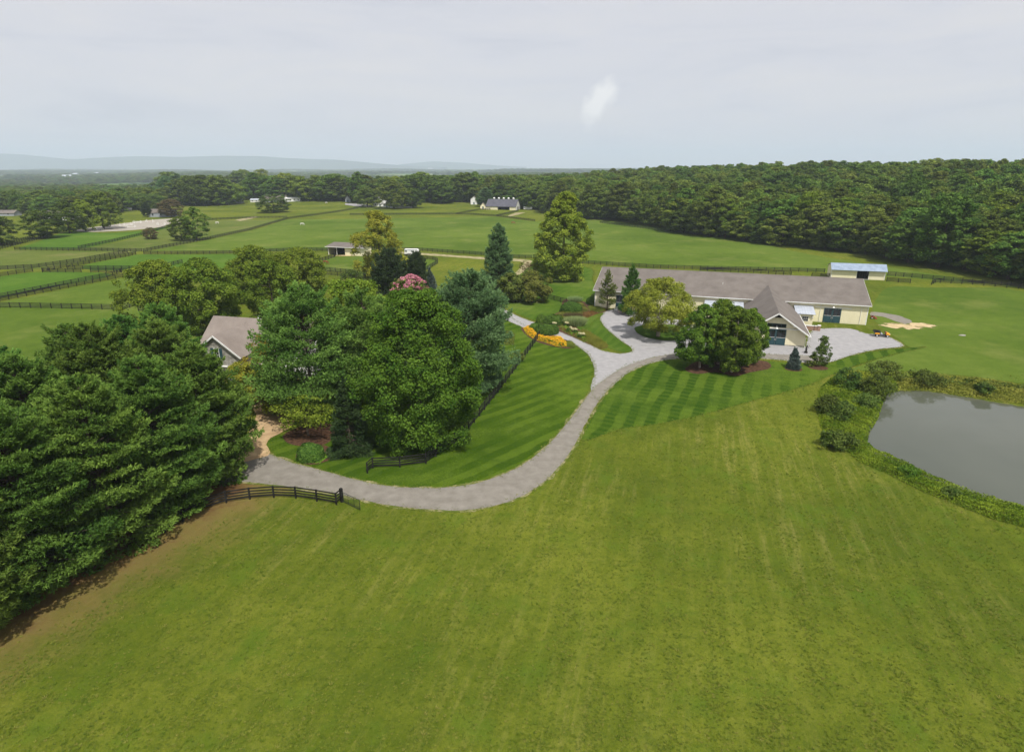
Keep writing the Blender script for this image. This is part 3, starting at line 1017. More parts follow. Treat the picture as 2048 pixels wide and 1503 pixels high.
# near the drive
fence([(330, 1064), (400, 1022), (453, 1005), (500, 998), (548, 994.5), (592, 996), (634, 1002), (673, 1009), (682, 1002)],
      'curved black board fence running from under the pines to the open metal gate', smooth=False, step=2.6)
fence([(735, 946), (746, 936), (800, 934), (852, 927), (926, 874), (988, 796), (1050, 714), (1079, 674)],
      'black board fence from below the big maple up to the orange flower bed', step=2.4)
fence([(1020, 575), (1060, 588), (1095, 598), (1108, 601), (1121, 604.6), (1133, 607)], 'short curved black fence between the crab apple and the clipped yews', step=2.4)
fence([(1052, 552), (1040, 562), (1030, 572)], 'short black fence beside the rutted track below the tall sycamore', step=2.4)

# gate by the drive
def metal_gate():
    a, b = G(684, 1003), G(720.5, 1021)
    L = np.linalg.norm((b - a)[:2])
    r = thing('metal_gate', 'dark tubular metal gate standing open beside the gravel drive', 'gate', tuple(a), math.atan2(b[1] - a[1], b[0] - a[0]))
    fr = MB()
    for z in (0.15, 1.25):
        fr.tube([(0.1, 0, z), (L, 0, z)], 0.03, 6)
    for x in (0.1, L):
        fr.tube([(x, 0, 0.12), (x, 0, 1.27)], 0.032, 6)
    fr.obj('gate_frame', M['metal_gate'], r)
    for z in (0.35, 0.53, 0.71, 0.89, 1.07):
        MB().tube([(0.1, 0, z), (L, 0, z)], 0.018, 5).obj('bar', M['metal_gate'], r)
    for x in (L * 0.36, L * 0.68):
        MB().tube([(x, 0.025, 0.15), (x, 0.025, 1.25)], 0.022, 5).obj('upright', M['metal_gate'], r)
    MB().box(-0.14, 0.14, -0.14, 0.14, -0.2, 1.62).obj('gate_post', M['black'], r)


metal_gate()

# behind the stable
fence([(1066, 516), (1120, 522), (1177, 528), (1250, 533), (1321, 537), (1400, 539), (1500, 541.5), (1580, 543), (1649, 545)],
      'long black board fence along the meadow behind the stable roof', step=2.5)
fence([(1400, 541.5), (1492, 545), (1582, 551)], 'second black fence line closing on the long one behind the stable', step=2.5)
fence([(1623, 554), (1641, 554.5), (1658, 555)], 'stub of black fence joining the blank end wall of the blue roofed shed', step=2.5)
fence([(1775, 551), (1823, 555), (1887, 561), (1983, 569), (2060, 576)], 'black fence running from the blue roofed shed along the wood', step=2.5)
fence([(1773, 563), (1796, 565), (1820, 566.5)], 'stub of black fence joining the open corner of the blue roofed shed', step=2.3)
fence([(1863, 569.5), (1870, 565.5), (1880, 565.5), (1945, 569), (2060, 580)], 'black paddock fence with a bent end below the wood', step=2.5)
# mid field
fence([(500, 506), (593, 501), (655, 502), (720, 500), (784, 500), (845, 502), (916, 507), (974, 511), (1026, 516), (1063, 517)], 'black board fence along the meadow edge behind the horse trailer', near=False)
fence([(793, 514), (843, 517.5), (866, 520), (875, 523), (875, 527), (855, 539), (833, 549.5)], 'curved black fence of the small paddock before the horse trailer', near=True)
fence([(640, 541), (703, 547), (754, 552), (800, 553), (833, 549.5)], 'black fence closing the paddock of the grazing chestnut horse', near=True)
fence([(650, 549), (701, 554.5), (745, 558), (780, 562)], 'outer black fence in front of the chestnut horse paddock', near=True)
fence([(626, 531), (640, 524), (668, 515), (673, 509)], 'black fence running up to the open brown roofed shed', near=True)
# left paddocks
fence([(-40, 615.5), (0, 615), (124, 617), (245, 619.5)], 'black board fence across the pasture beyond the pine row', step=2.6)
fence([(245, 619.5), (274, 611), (300, 602)], 'black fence turning back from the pasture fence to the round trees', step=2.6)
fence([(277, 621.5), (308, 622)], 'short black fence panel beside the round trees', step=2.2)
fence([(-40, 611), (0, 603), (103, 582), (201, 563), (274, 549), (316, 545), (340, 543.5)], 'front line of the double black fence slanting across the pastures', step=2.6)
fence([(-40, 604), (0, 597), (113, 574), (226, 551), (242, 545)], 'rear line of the double black fence slanting across the pastures', step=2.6)
fence([(85, 544.5), (163, 544.5)], 'black fence between the double lane corner and the grassy gap', step=2.6)
fence([(182, 544.5), (274, 544.5)], 'black fence between the grassy gap and the slanting double fence', step=2.6)
fence([(135, 539), (306, 539)], 'black fence behind the grassy gap, parallel to the nearer one', step=2.6)
fence([(-40, 560), (0, 553), (66, 543.5)], 'black fence slanting up to the corner of the double lane', step=2.6)
fence([(317, 542), (330, 534), (365, 526)], 'stepped black fence corner above the round trees', step=2.6)
fence([(85, 543.5), (168, 529), (251, 513.5), (272, 509)], 'front line of the far double fence below the dull pasture', near=False, step=2.6)
fence([(64, 537), (161, 523), (255, 505.5)], 'rear line of the far double fence below the dull pasture', near=False, step=2.6)
fence([(-50, 540), (0, 539.5), (64, 536)], 'black fence along the foot of the dull pasture', near=False)
fence([(30, 500), (148, 501.5), (284, 503)], 'black fence along the top of the dull pasture', near=False)
fence([(288, 508.5), (330, 508.5), (420, 508), (500, 506.5)], 'black fence along the top of the lush strip', near=False)
fence([(-50, 509), (0, 499), (69, 481), (100, 474)], 'far black fence slanting up towards the arena trees', near=False)
fence([(-50, 502), (0, 492), (69, 475)], 'second far fence slanting up towards the arena trees', near=False)
fence([(157, 497.5), (225, 484), (287, 469.5), (340, 453)], 'far black fence running up beside the riding arena', near=False)
fence([(287, 503.5), (406, 481), (500, 460.5), (576, 438), (665, 426), (716, 417)], 'long far black fence climbing from the lane to the ridge', near=False)
fence([(410, 441), (500, 436.5), (574, 435.5)], 'far black fence below the round dark tree', near=False)
fence([(700, 430), (800, 429.5), (912, 429), (942, 429.5), (993, 433), (1070, 443)], 'far black fence across the top of the meadow', near=False)
fence([(912, 429), (956, 420.5), (985, 419)], 'far black fence leading to the dark roofed barn', near=False)
fence([(993, 433), (1037, 422.5)], 'far black fence beside the track to the dark roofed barn', near=False)
fence([(1200, 446), (1286, 457), (1360, 466), (1440, 475)], 'far black fence along the edge of the wood', near=False)

# ------------------------------------------------------------------ vegetation generators
def unit(v):
    return v / (np.linalg.norm(v, axis=-1, keepdims=True) + 1e-9)


def kites(Cn, N, Sz, asp, rng):
    t = unit(np.cross(N, rng.normal(size=N.shape)))
    b = np.cross(N, t)
    Sz = Sz[:, None]
    V = np.stack([Cn - t * Sz, Cn + b * Sz * asp, Cn + t * Sz, Cn - b * Sz * asp], 1)
    F = np.arange(len(Cn) * 4).reshape(-1, 4)
    return V.reshape(-1, 3), F


def blades(Cn, D, L, w, rng):
    """narrow triangles from Cn along D"""
    t = unit(np.cross(D, rng.normal(size=D.shape)))
    w = np.asarray(w) * np.ones(len(Cn))
    V = np.stack([Cn - t * w[:, None], Cn + t * w[:, None], Cn + D * L[:, None]], 1)
    return V.reshape(-1, 3), np.arange(len(Cn) * 3).reshape(-1, 3)


PROF = {
    'round': lambda t: np.sqrt(np.clip(1 - (2 * t - 0.9) ** 2 / 1.25, 0.02, 1)),
    'oval': lambda t: np.clip(1.12 * np.sin(np.pi * (0.12 + 0.86 * t ** 0.9)) ** 0.75, 0.1, 1),
    'egg': lambda t: np.clip((0.62 + 1.5 * t) * (t < 0.25) + (1.0 - (np.clip(t - 0.25, 0, 1) / 0.75) ** 1.9 * 0.80) * (t >= 0.25), 0.1, 1),
    'maple': lambda t: np.clip((0.74 + 1.0 * t) * (t < 0.26) + (1.0 - (np.clip(t - 0.26, 0, 1) / 0.74) ** 2.5 * 0.72) * (t >= 0.26), 0.1, 1),
    'flat': lambda t: np.clip((1 - t ** 3) ** 0.5 * (0.75 + 0.5 * np.minimum(t, 0.5)), 0.1, 1),
    'tall': lambda t: np.clip((0.55 + 1.6 * t) * (t < 0.28) + (1.0 - (np.clip(t - 0.28, 0, 1) / 0.72) ** 1.25 * 0.72) * (t >= 0.28), 0.1, 1),
    'vase': lambda t: np.clip(0.35 + 0.9 * t - 0.75 * np.clip(t - 0.72, 0, 1) ** 1.0 * 2.2, 0.15, 1),
}


def crown_points(Ht, R, zb, prof, nc, rng, cr=(0.15, 0.26), shell=0.55, lobes=0):
    t = rng.random(nc) ** 0.85
    az = rng.random(nc) * 2 * np.pi
    wob = 1 + 0.16 * np.sin(az * 2 + rng.random() * 6) + 0.10 * np.sin(az * 3 + rng.random() * 6 + t * 4)
    rc = R * rng.uniform(cr[0], cr[1], nc) * (0.75 + 0.4 * PROF[prof](t))
    rf = 1 - shell * rng.random(nc) ** 1.6
    rr = np.maximum(R * PROF[prof](t) * wob * rf - rc * 0.6, 0.05)
    Z = zb + t * (Ht - zb - rc * 0.7)
    return np.stack([rr * np.cos(az), rr * np.sin(az), Z], 1), rc


def deciduous(name, Ht, R, zb=1.5, prof='round', nc=60, nl=90, ls=0.3, seed=0, cr=(0.15, 0.26), asp=0.62, shell=0.55, squash=0.8, nrand=0.5, gap=0.0, fill=0.35):
    rng = np.random.default_rng(seed)
    if nc >= 60:                     # boughs spread evenly over the crown, each carrying a cluster of leaf clumps
        nm = max(12, nc // 5)
        k_ = rng.permutation(nm)
        tm = np.clip((np.arange(nm) + rng.random(nm)) / nm, 0, 0.97) ** 0.85
        am = np.arange(nm) * 2.39996 + rng.normal(size=nm) * 0.35
        mr_ = R * rng.uniform(cr[0] * 1.45, cr[1] * 1.55, nm) * (0.7 + 0.4 * PROF[prof](tm))
        rm = np.maximum(R * PROF[prof](tm) * rng.uniform(0.86, 1.1, nm) * (1 - 0.5 * (rng.random(nm) < 0.25)) - mr_ * 0.75, 0.1)
        Mc = np.stack([rm * np.cos(am), rm * np.sin(am), zb + tm * (Ht - zb - mr_ * 0.5)], 1)
        im = rng.integers(0, nm, nc)
        im[:nm] = np.arange(nm)
        o_ = unit(Mc - np.array([0, 0, zb + (Ht - zb) * 0.35]))
        dm_ = unit(rng.normal(size=(nc, 3)) + o_[im] * 0.8 + np.array([0, 0, 0.2]))
        Cn = Mc[im] + dm_ * (mr_[im] * rng.uniform(0.4, 0.85, nc))[:, None] * np.array([1, 1, 0.85])
        rc = mr_[im] * rng.uniform(0.40, 0.62, nc)
        Cn[:, 2] = np.clip(Cn[:, 2], 0.2, Ht - rc * 0.7)
        nf = int(nc * fill)
        Cf, rf_ = crown_points(Ht, R * 0.9, zb, prof, nf, rng, (cr[0] * 0.8, cr[1] * 0.9), shell)
        Cn, rc = np.concatenate([Cn, Cf]), np.concatenate([rc, rf_])
        nc = len(Cn)
    else:
        im = None
        Cn, rc = crown_points(Ht, R, zb, prof, nc, rng, cr, shell)
    if gap:
        keep = rng.random(nc) > gap
        Cn, rc = Cn[keep], rc[keep]
    nc = len(Cn)
    cnt = np.maximum(4, (nl * (rc / rc.mean()) ** 2).astype(int))
    idx = np.repeat(np.arange(nc), cnt)
    out = unit(Cn - np.array([0, 0, zb + (Ht - zb) * 0.35]))
    d = unit(rng.normal(size=(len(idx), 3)) + out[idx] * 0.75 + np.array([0, 0, 0.35]))
    rad = rc[idx] * (0.35 + 1.0 * rng.random(len(idx)) ** 0.8)
    Pn = Cn[idx] + d * rad[:, None] * np.array([1, 1, squash])
    Pn[:, 2] = np.maximum(Pn[:, 2], 0.12)
    N = unit(d * 0.8 + np.array([0, 0, 0.35]) + rng.normal(size=d.shape) * nrand)
    V, F = kites(Pn, N, ls * rng.uniform(0.6, 1.25, len(idx)), asp, rng)
    ct = rng.random(nc)
    tint = np.clip(0.42 * ct[idx] + 0.58 * rng.random(len(idx)) ** 1.3, 0, 1)
    return np_mesh(name, V, F, tint), Cn, rc


def limbs(Ht, zb, r0, Cn, k, seed, lean=0.0, stems=1, spread=0.6):
    rng = np.random.default_rng(seed)
    m = MB()
    tops = []
    for s in range(stems):
        a = rng.random() * 6.28
        off = np.array([math.cos(a), math.sin(a), 0]) * (spread if stems > 1 else 0.02)
        n = 6
        pts = [off * (0.3 + 0.7 * i / n) * (1 + (i / n) * (1.5 if stems > 1 else 0)) + np.array([lean * i / n, 0, -0.3 + (Ht * 0.78 + 0.3) * i / n]) + np.append(rng.normal(size=2) * 0.08 * i * 0.25, 0) for i in range(n + 1)]
        rr = [r0 * (1.35 if i == 0 else 1.0 - 0.85 * i / n) for i in range(n + 1)]
        m.tube(pts, rr, 7)
        tops.append(pts)
    if k:
        sel = rng.choice(len(Cn), min(k, len(Cn)), replace=False)
        for j in sel:
            c = Cn[j]
            pts = tops[rng.integers(len(tops))]
            zt = min(max(0.25 * Ht, c[2] - 0.45 * math.hypot(c[0], c[1])), Ht * 0.7)
            f = zt / (Ht * 0.78) * 6
            i = int(min(5, f))
            b = pts[i] + (pts[i + 1] - pts[i]) * (f - i)
            mid = b * 0.5 + c * 0.5 + np.array([0, 0, -0.06 * Ht * 0.4])
            q = r0 * 0.34 * (1 - 0.5 * zt / Ht)
            m.tube([b, mid, c], [q, q * 0.7, q * 0.3], 5, False)
    return m.mesh('trunk')


def pine(name, Ht, R, zb=0.8, seed=0, whorl=0.55, per=6, den=1.0, blade=(0.34, 0.055), k=5, up=(0.05, 0.8), prof=None, plume=0.30, inner=0.30, droop=0.0, pad=0.16):
    """layered conifer: whorls of branches carrying flat plumes of needle tufts"""
    rng = np.random.default_rng(seed)
    prof = prof or (lambda u: (0.72 + 1.4 * u) * (u < 0.2) + (1 - np.clip((u - 0.2) / 0.8, 0, 1) ** 1.55) ** 0.85 * (u >= 0.2))
    Cs, Ds, Ts = [], [], []
    wood = MB()
    n = 8
    bend = rng.normal(size=2) * 0.25
    trunk = lambda z: np.array([bend[0] * (z / Ht) ** 2, bend[1] * (z / Ht) ** 2, z])
    wood.tube([trunk(Ht * i / n) - np.array([0, 0, 0.3 if i == 0 else 0]) for i in range(n + 1)], [0.028 * Ht * (0.55 + 0.1 * (i == 0)) * (1 - 0.93 * i / n) for i in range(n + 1)], 7)
    z = zb
    while z < Ht - 0.15:
        u = (z - zb) / (Ht - zb)
        for b in range(per if u < 0.85 else max(3, per - 2)):
            az = rng.random() * 2 * np.pi
            L = max(0.25, R * float(prof(u)) * rng.uniform(0.72, 1.12))
            e = up[0] + (up[1] - up[0]) * u ** 1.3 + rng.normal() * 0.10
            o2 = np.array([math.cos(az), math.sin(az), 0])
            la = np.array([-math.sin(az), math.cos(az), 0])
            zz = z + rng.uniform(-0.5, 0.5) * whorl
            base = trunk(max(0.2, min(zz, Ht)))
            m = max(5, int(30 * den * L * (0.5 + 0.5 * plume / 0.3)))
            s = inner + (1 - inner) * rng.random(m) ** 0.8
            wid = plume * L * np.sin(np.pi * np.clip(0.12 + 0.80 * (s - inner) / (1 - inner), 0, 1)) ** 0.8
            q = rng.uniform(-1, 1, m) * wid
            rise = np.tan(e) * L * s + 0.10 * L * s ** 2.2 - droop * L * (s ** 1.6)
            Pn = base + o2 * (L * s)[:, None] + la * q[:, None] + np.array([0, 0, 1]) * (rise + rng.normal(size=m) * pad * (0.5 + 0.2 * L))[:, None] - np.array([0, 0, 1]) * (np.abs(q) * 0.18)[:, None]
            D = unit(o2 * 0.75 + la * (np.sign(q) * 0.45)[:, None] + np.array([0, 0, 0.42 + 0.5 * u]) + rng.normal(size=(m, 3)) * 0.22)
            Cs.append(Pn)
            Ds.append(D)
            Ts.append(np.full(m, 0.55 * rng.random()) + 0.35 * s * rng.random(m))
            if L > 0.9:
                tip = base + o2 * L * 0.85 + np.array([0, 0, math.tan(e) * L * 0.85 + 0.07 * L - droop * L * 0.77])
                wood.tube([base, base * 0.5 + tip * 0.5 - np.array([0, 0, 0.03 * L]), tip], [0.05, 0.035, 0.012], 3, False)
        z += whorl * (0.75 + 0.5 * rng.random()) * (1 - 0.45 * u)
    Cn, D, T = np.concatenate(Cs), np.concatenate(Ds), np.concatenate(Ts)
    Cn[:, 2] = np.maximum(Cn[:, 2], 0.1)
    i = np.repeat(np.arange(len(Cn)), k)
    dd = unit(D[i] + rng.normal(size=(len(i), 3)) * 0.55)
    V, F = blades(Cn[i], dd, blade[0] * rng.uniform(0.65, 1.25, len(i)), blade[1], rng)
    return np_mesh(name, V, F, np.clip(T[i] + 0.12 * rng.random(len(i)), 0, 1)), wood.mesh('trunk')


def place_tree(name, label, cat, loc, crown, trunk, leaf, bark=None, rz=0.0, sc=1.0, group=None, cname='crown'):
    r = thing(name, label, cat, tuple(loc), rz, group)
    c = link(cname, crown, leaf, r)
    if trunk is not None:
        t = link('trunk', trunk, bark or M['bark'], r)
    r.scale = sc if hasattr(sc, '__len__') else (sc, sc, sc)
    return r


def mesh_mat(me, m):
    if len(me.materials) == 0:
        me.materials.append(m)
    return me


# ------------------------------------------------------------------ the white pines by the fence
PINES = []
for i in range(4):
    PINES.append(pine('crown', 17.0, 6.1, 0.4, 100 + i, 0.62, 8, 1.0, (0.32, 0.068), 4, (0.0, 0.72), plume=0.33, pad=0.09, inner=0.36))
row = [(-46.4, 32.4, 15.6), (-42.8, 38.6, 16.4), (-40.2, 44.9, 16.6), (-37.8, 51.4, 16.8), (-36.0, 57.8, 16.4), (-35.2, 64.8, 15.6),
       (-55.5, 42.5, 17.5), (-52.5, 50.5, 17.0), (-49.0, 58.5, 16.4), (-46.0, 66.0, 17.6), (-42.6, 72.0, 16.4), (-46.0, 79.0, 17.0),
       (-62.0, 55.0, 16.5), (-57.5, 64.5, 16.8), (-54.0, 74.0, 15.6), (-53.0, 83.0, 14.6)]
for i, (x, y, hh) in enumerate(row):
    cr_, tr_ = PINES[i % 4]
    front = i < 6
    place_tree('white_pine', ('tall white pine, %s of the front row counted from the house drive' % ('sixth', 'fifth', 'fourth', 'third', 'second', 'first')[i]) if front else 'tall white pine in the rear rows behind the fence pines',
               'pine tree', (x, y, 0), cr_, tr_, M['pine'], rz=i * 1.9, sc=(1.03, 1.03, hh / 17.0), group='front row of white pines' if front else 'rear rows of white pines')

# ------------------------------------------------------------------ trees round the house
def at(pxx, py):
    return G(pxx, py)


cr_, Cn, rc = deciduous('crown', 19.7, 8.5, 0.4, 'maple', 330, 150, 0.15, 11, (0.10, 0.16), 0.68, 0.35, fill=1.0)
place_tree('maple_tree', 'huge dense green maple with branches sweeping to the ground above the drive', 'tree', (-12.0, 75.6, 0), cr_, limbs(20, 1.5, 0.42, Cn, 14, 3), M['maple'])

cr_, tr_ = pine('crown', 18.6, 8.0, 1.6, 210, 0.72, 7, 0.85, (0.36, 0.075), 4, (0.0, 0.7), plume=0.33)
place_tree('white_pine', 'broad bright green pine with layered boughs between the house and the maple', 'pine tree', (-28.8, 84.5, 0), cr_, tr_, M['pine_bright'])
cr_, tr_ = pine('crown', 17.2, 6.4, 3.0, 211, 0.8, 6, 0.9, (0.36, 0.072), 4, (0.0, 0.7), plume=0.33)
place_tree('white_pine', 'pine with a bare dark trunk standing just behind the broad pine', 'pine tree', (-21.5, 89.0, 0), cr_, tr_, M['pine_bright'], rz=1.0)
cr_, tr_ = pine('crown', 18.8, 8.0, 1.2, 212, 0.72, 7, 0.85, (0.38, 0.075), 4, (0.0, 0.75), plume=0.32)
place_tree('white_pine', 'bluish white pine behind the huge maple beside the lawn fence', 'pine tree', (-6.8, 94.0, 0), cr_, tr_, M['pine_blue'], rz=2.0)
cr_, tr_ = pine('crown', 14.6, 5.6, 1.2, 213, 0.76, 6, 0.85, (0.38, 0.075), 4, (0.0, 0.75), plume=0.32)
place_tree('white_pine', 'pale bluish pine top in front of the pink crape myrtle', 'pine tree', (-16.5, 101.0, 0), cr_, tr_, M['pine_blue'], rz=0.6)
cr_, Cn, rc = deciduous('crown', 16.8, 6.8, 2.5, 'round', 140, 140, 0.18, 12, (0.12, 0.2), fill=0.8)
place_tree('shade_tree', 'yellow green leafy tree rising behind the broad pine', 'tree', (-25.5, 99.0, 0), cr_, limbs(16, 3, 0.3, Cn, 10, 4), M['sycamore'])
cr_, Cn, rc = deciduous('crown', 11.2, 4.6, 1.5, 'vase', 46, 70, 0.24, 13)
r = place_tree('crape_myrtle', 'crape myrtle topped with pink blossom among the house trees', 'tree', (-21.8, 134.0, 0), cr_, limbs(10, 2, 0.12, Cn, 10, 5, stems=4, spread=0.5), M['round'])
rng = np.random.default_rng(77)
Cb, rb = crown_points(12.0, 5.0, 6.0, 'flat', 140, rng, (0.06, 0.12), 0.35)
ib = np.repeat(np.arange(len(Cb)), 26)
db = unit(rng.normal(size=(len(ib), 3)) + np.array([0, 0, 0.6]))
V, F = kites(Cb[ib] + db * (rb[ib] * (0.4 + 0.7 * rng.random(len(ib))))[:, None], unit(db + rng.normal(size=db.shape) * 0.5), 0.20 * rng.uniform(0.7, 1.3, len(ib)), 0.7, rng)
link('blossom', np_mesh('blossom', V, F, rng.random(len(ib))), M['flower_pink'], r)
for i, (x, y, hh, rr, lab) in enumerate([(-33.5, 171, 12.4, 5.0, 'large dark yew like evergreen behind the crape myrtle'), (-26.3, 172, 11.8, 3.7, 'narrower dark evergreen beside the large one behind the crape myrtle')]):
    cr_, tr_ = pine('crown', hh, rr, 0.2, 220 + i, 0.6, 7, 0.75, (0.44, 0.10), 4, (0.3, 0.9), plume=0.34)
    place_tree('evergreen_tree', lab, 'evergreen', (x, y, 0), cr_, tr_, M['yew'])
ROUND = []
for i, (x, y, hh, rr, lab) in enumerate([(-77.0, 134, 15.0, 7.6, 'dense rounded tree nearest the pasture fence corner'), (-65.5, 132, 15.6, 7.8, 'dense rounded tree directly behind the stone gabled house'),
                                         (-54.5, 140, 14.2, 6.6, 'dense rounded tree behind the ridge of the house'),
                                         (-67.5, 164, 14.6, 7.6, 'dense rounded tree farther back beside the open shed paddock'), (-55.5, 163, 14.0, 7.4, 'dense rounded tree whose edge hides the chestnut horse paddock')]):
    if i < 2:
        cr_, Cn, rc = deciduous('crown', 15.0, 7.6, 0.6, 'round', 190, 120, 0.22, 30 + i, (0.11, 0.19), 0.65, 0.45, fill=0.6)
        ROUND.append((mesh_mat(cr_, M['olive']), limbs(15, 2, 0.35, Cn, 8, 40 + i)))
    cr_, tr_ = ROUND[(0, 1, 1, 0, 1)[i]]
    place_tree('round_tree', lab, 'tree', (x, y, 0), cr_, tr_, None, rz=1.7 * i, sc=(rr / 7.6, rr / 7.6, hh / 15.0))
# smaller trees about the house
cr_, Cn, rc = deciduous('crown', 9.6, 3.0, 1.2, 'oval', 80, 60, 0.15, 41, fill=0.8)
place_tree('turning_tree', 'small tree turning yellow and orange against the house roof', 'tree', (-38.4, 92.5, 0), cr_, limbs(9, 2, 0.14, Cn, 8, 6), M['autumn'])
cr_, Cn, rc = deciduous('crown', 7.0, 2.8, 0.6, 'round', 80, 60, 0.15, 44, fill=0.8)
place_tree('small_tree', 'small yellow green tree between the stone gable and the tan drive', 'tree', (-35.2, 84.5, 0), cr_, limbs(7, 2, 0.12, Cn, 8, 6), M['birch'])
cr_, Cn, rc = deciduous('crown', 6.5, 3.2, 0.3, 'round', 80, 70, 0.15, 42, fill=0.8)
place_tree('vine_shrub', 'tall yellowish shrub below the stone gable of the house', 'shrub', (-40.8, 88.5, 0), cr_, limbs(6, 1, 0.1, Cn, 8, 7, stems=3), M['yellow'])
cr_, tr_ = pine('crown', 9.4, 3.1, 0.1, 230, 0.45, 7, 1.2, (0.26, 0.055), 4, (-0.15, 0.6), plume=0.30, droop=0.15, prof=lambda u: (1 - u) ** 0.75)
place_tree('hemlock_tree', 'dark drooping hemlock between the dogwood and the huge maple', 'evergreen', (-20.4, 72.0, 0), cr_, tr_, M['spruce'])
cr_, Cn, rc = deciduous('crown', 6.0, 4.0, 2.2, 'flat', 40, 80, 0.15, 43, (0.16, 0.30), squash=0.35)
place_tree('dogwood_tree', 'small dogwood with flat light green layers over the mulch bed', 'tree', (-27.0, 76.2, 0), cr_, limbs(5, 1, 0.10, Cn, 16, 8, stems=2, spread=0.25), M['olive'])

# ------------------------------------------------------------------ trees in the middle ground
p = at(1126, 560)
cr_, Cn, rc = deciduous('crown', 26.6, 10.2, 1.2, 'tall', 280, 120, 0.28, 51, (0.10, 0.17), 0.66, 0.42, fill=0.6)
place_tree('sycamore_tree', 'very tall yellow green sycamore standing alone between the stable and the meadow', 'tree', p, cr_, limbs(26, 2, 0.5, Cn, 22, 9), M['sycamore'])
p = at(997, 597)
cr_, tr_ = pine('crown', 19.6, 5.0, 0.3, 240, 0.6, 8, 0.8, (0.44, 0.09), 4, (0.15, 0.85), plume=0.26, prof=lambda u: (1 - u ** 1.5) ** 0.8)
place_tree('conical_pine', 'tall conical blue green evergreen at the end of the pale drive', 'evergreen', p, cr_, tr_, M['pine_blue'])
for i, (a, b, hh, rr, lab, mm) in enumerate([(1026, 604, 7.6, 4.8, 'crab apple tree beside the conical evergreen', 'apple'), (1064, 604, 8.0, 5.0, 'crab apple tree beside the short curved fence', 'apple')]):
    p = at(a, b)
    cr_, Cn, rc = deciduous('crown', hh, rr, 1.2, 'flat', 80, 110, 0.24, 60 + i, (0.15, 0.26))
    place_tree('crab_apple', lab, 'tree', p, cr_, limbs(hh, 1, 0.2, Cn, 14, 10 + i, stems=2, spread=0.4), M[mm])
p = at(1056, 560)
cr_, Cn, rc = deciduous('crown', 6.0, 4.0, 1.2, 'round', 26, 34, 0.2, 66, (0.15, 0.26))
place_tree('thin_tree', 'thin brownish half bare tree behind the crab apples', 'tree', p, cr_, limbs(6, 1, 0.14, Cn, 22, 12, stems=3), M['brownish'])
p = at(762, 560)
cr_, Cn, rc = deciduous('crown', 21.0, 9.4, 2.5, 'egg', 170, 95, 0.25, 52, (0.10, 0.17), gap=0.06, fill=0.6)
place_tree('locust_tree', 'open yellowish tree with thin foliage beside the open shed', 'tree', p, cr_, limbs(20, 3, 0.4, Cn, 30, 13), M['yellow'])
p = at(704, 575)
cr_, Cn, rc = deciduous('crown', 5.0, 3.4, 0.3, 'round', 36, 70, 0.24, 53)
place_tree('shrub', 'dull green shrub against the fence before the dark evergreens', 'shrub', p, cr_, limbs(4, 1, 0.1, Cn, 6, 14), M['shrub'])
p = at(862, 578)
cr_, tr_ = pine('crown', 6.0, 2.0, 0.1, 241, 0.4, 7, 1.1, (0.3, 0.07), 4, (0.1, 0.8), prof=lambda u: (1 - u))
place_tree('blue_spruce', 'little blue spruce on the grass behind the crape myrtle', 'spruce', p, cr_, tr_, M['blue_spruce'])
# birch clump on the island
p = at(1316, 673)
cr_, Cn, rc = deciduous('crown', 12.4, 8.4, 2.4, 'egg', 200, 150, 0.15, 54, (0.09, 0.16), gap=0.03, fill=0.6)
place_tree('river_birch', 'airy yellow green river birch on the turf island in the court', 'tree', p, cr_, limbs(11.5, 1.5, 0.15, Cn, 40, 15, stems=6, spread=0.6), M['birch'], M['birch_bark'])
p = at(1262, 629)
cr_, tr_ = pine('crown', 12.0, 3.6, 0.4, 242, 0.5, 6, 0.9, (0.36, 0.06), 4, (0.2, 0.9), plume=0.24, prof=lambda u: (1 - u ** 1.1) ** 0.9)
place_tree('dawn_redwood', 'slim conical conifer behind the birch at the stable door', 'conifer', p, cr_, tr_, M['pine'])
p = at(1214, 621)
cr_, tr_ = pine('crown', 10.2, 2.7, 1.6, 243, 0.55, 5, 0.55, (0.34, 0.05), 4, (0.2, 0.9), plume=0.24, prof=lambda u: (1 - u ** 1.2) ** 0.9)
place_tree('dawn_redwood', 'sparse young conifer with a bare stem before the end of the stable', 'conifer', p, cr_, tr_, M['apple'])
# the clump in front of the wing
LIND = []
for i, (a, b, hh, rr, lab) in enumerate([(1399, 735, 11.4, 4.2, 'dense tree with forked trunk, first of the clump beside the birch'), (1435, 728, 11.8, 4.5, 'dense tree standing behind in the middle of the clump'),
                                         (1462, 744, 11.6, 4.3, 'dense tree with thick pale trunk, foremost of the clump'), (1494, 731, 10.4, 3.3, 'dense tree of the clump nearest the wing doors')]):
    p = at(a, b)
    if i < 2:
        cr_, Cn, rc = deciduous('crown', 11.8, 4.6, 1.3, 'oval', 170, 125, 0.16, 70 + i, (0.12, 0.20), 0.65, 0.4, fill=0.6)
        LIND.append((cr_, limbs(11.8, 2, 0.2, Cn, 8, 16 + i, stems=2, spread=0.3)))
    cr_, tr_ = LIND[i % 2]
    place_tree('linden_tree', lab, 'tree', p, cr_, tr_, M['round'], M['birch_bark'], rz=2.1 * i, sc=(rr / 4.6, rr / 4.6, hh / 11.8))
p = at(1587, 737)
cr_, tr_ = pine('crown', 3.7, 1.45, 0.05, 244, 0.28, 8, 1.6, (0.2, 0.045), 4, (0.0, 0.7), plume=0.26, prof=lambda u: (1 - u) ** 0.85)
place_tree('blue_spruce', 'small blue spruce in a mulch ring before the stable wing', 'spruce', p, cr_, tr_, M['blue_spruce'])
p = at(1641, 732)
cr_, Cn, rc = deciduous('crown', 5.6, 1.8, 0.7, 'egg', 90, 40, 0.10, 75, (0.14, 0.24), fill=0.8)
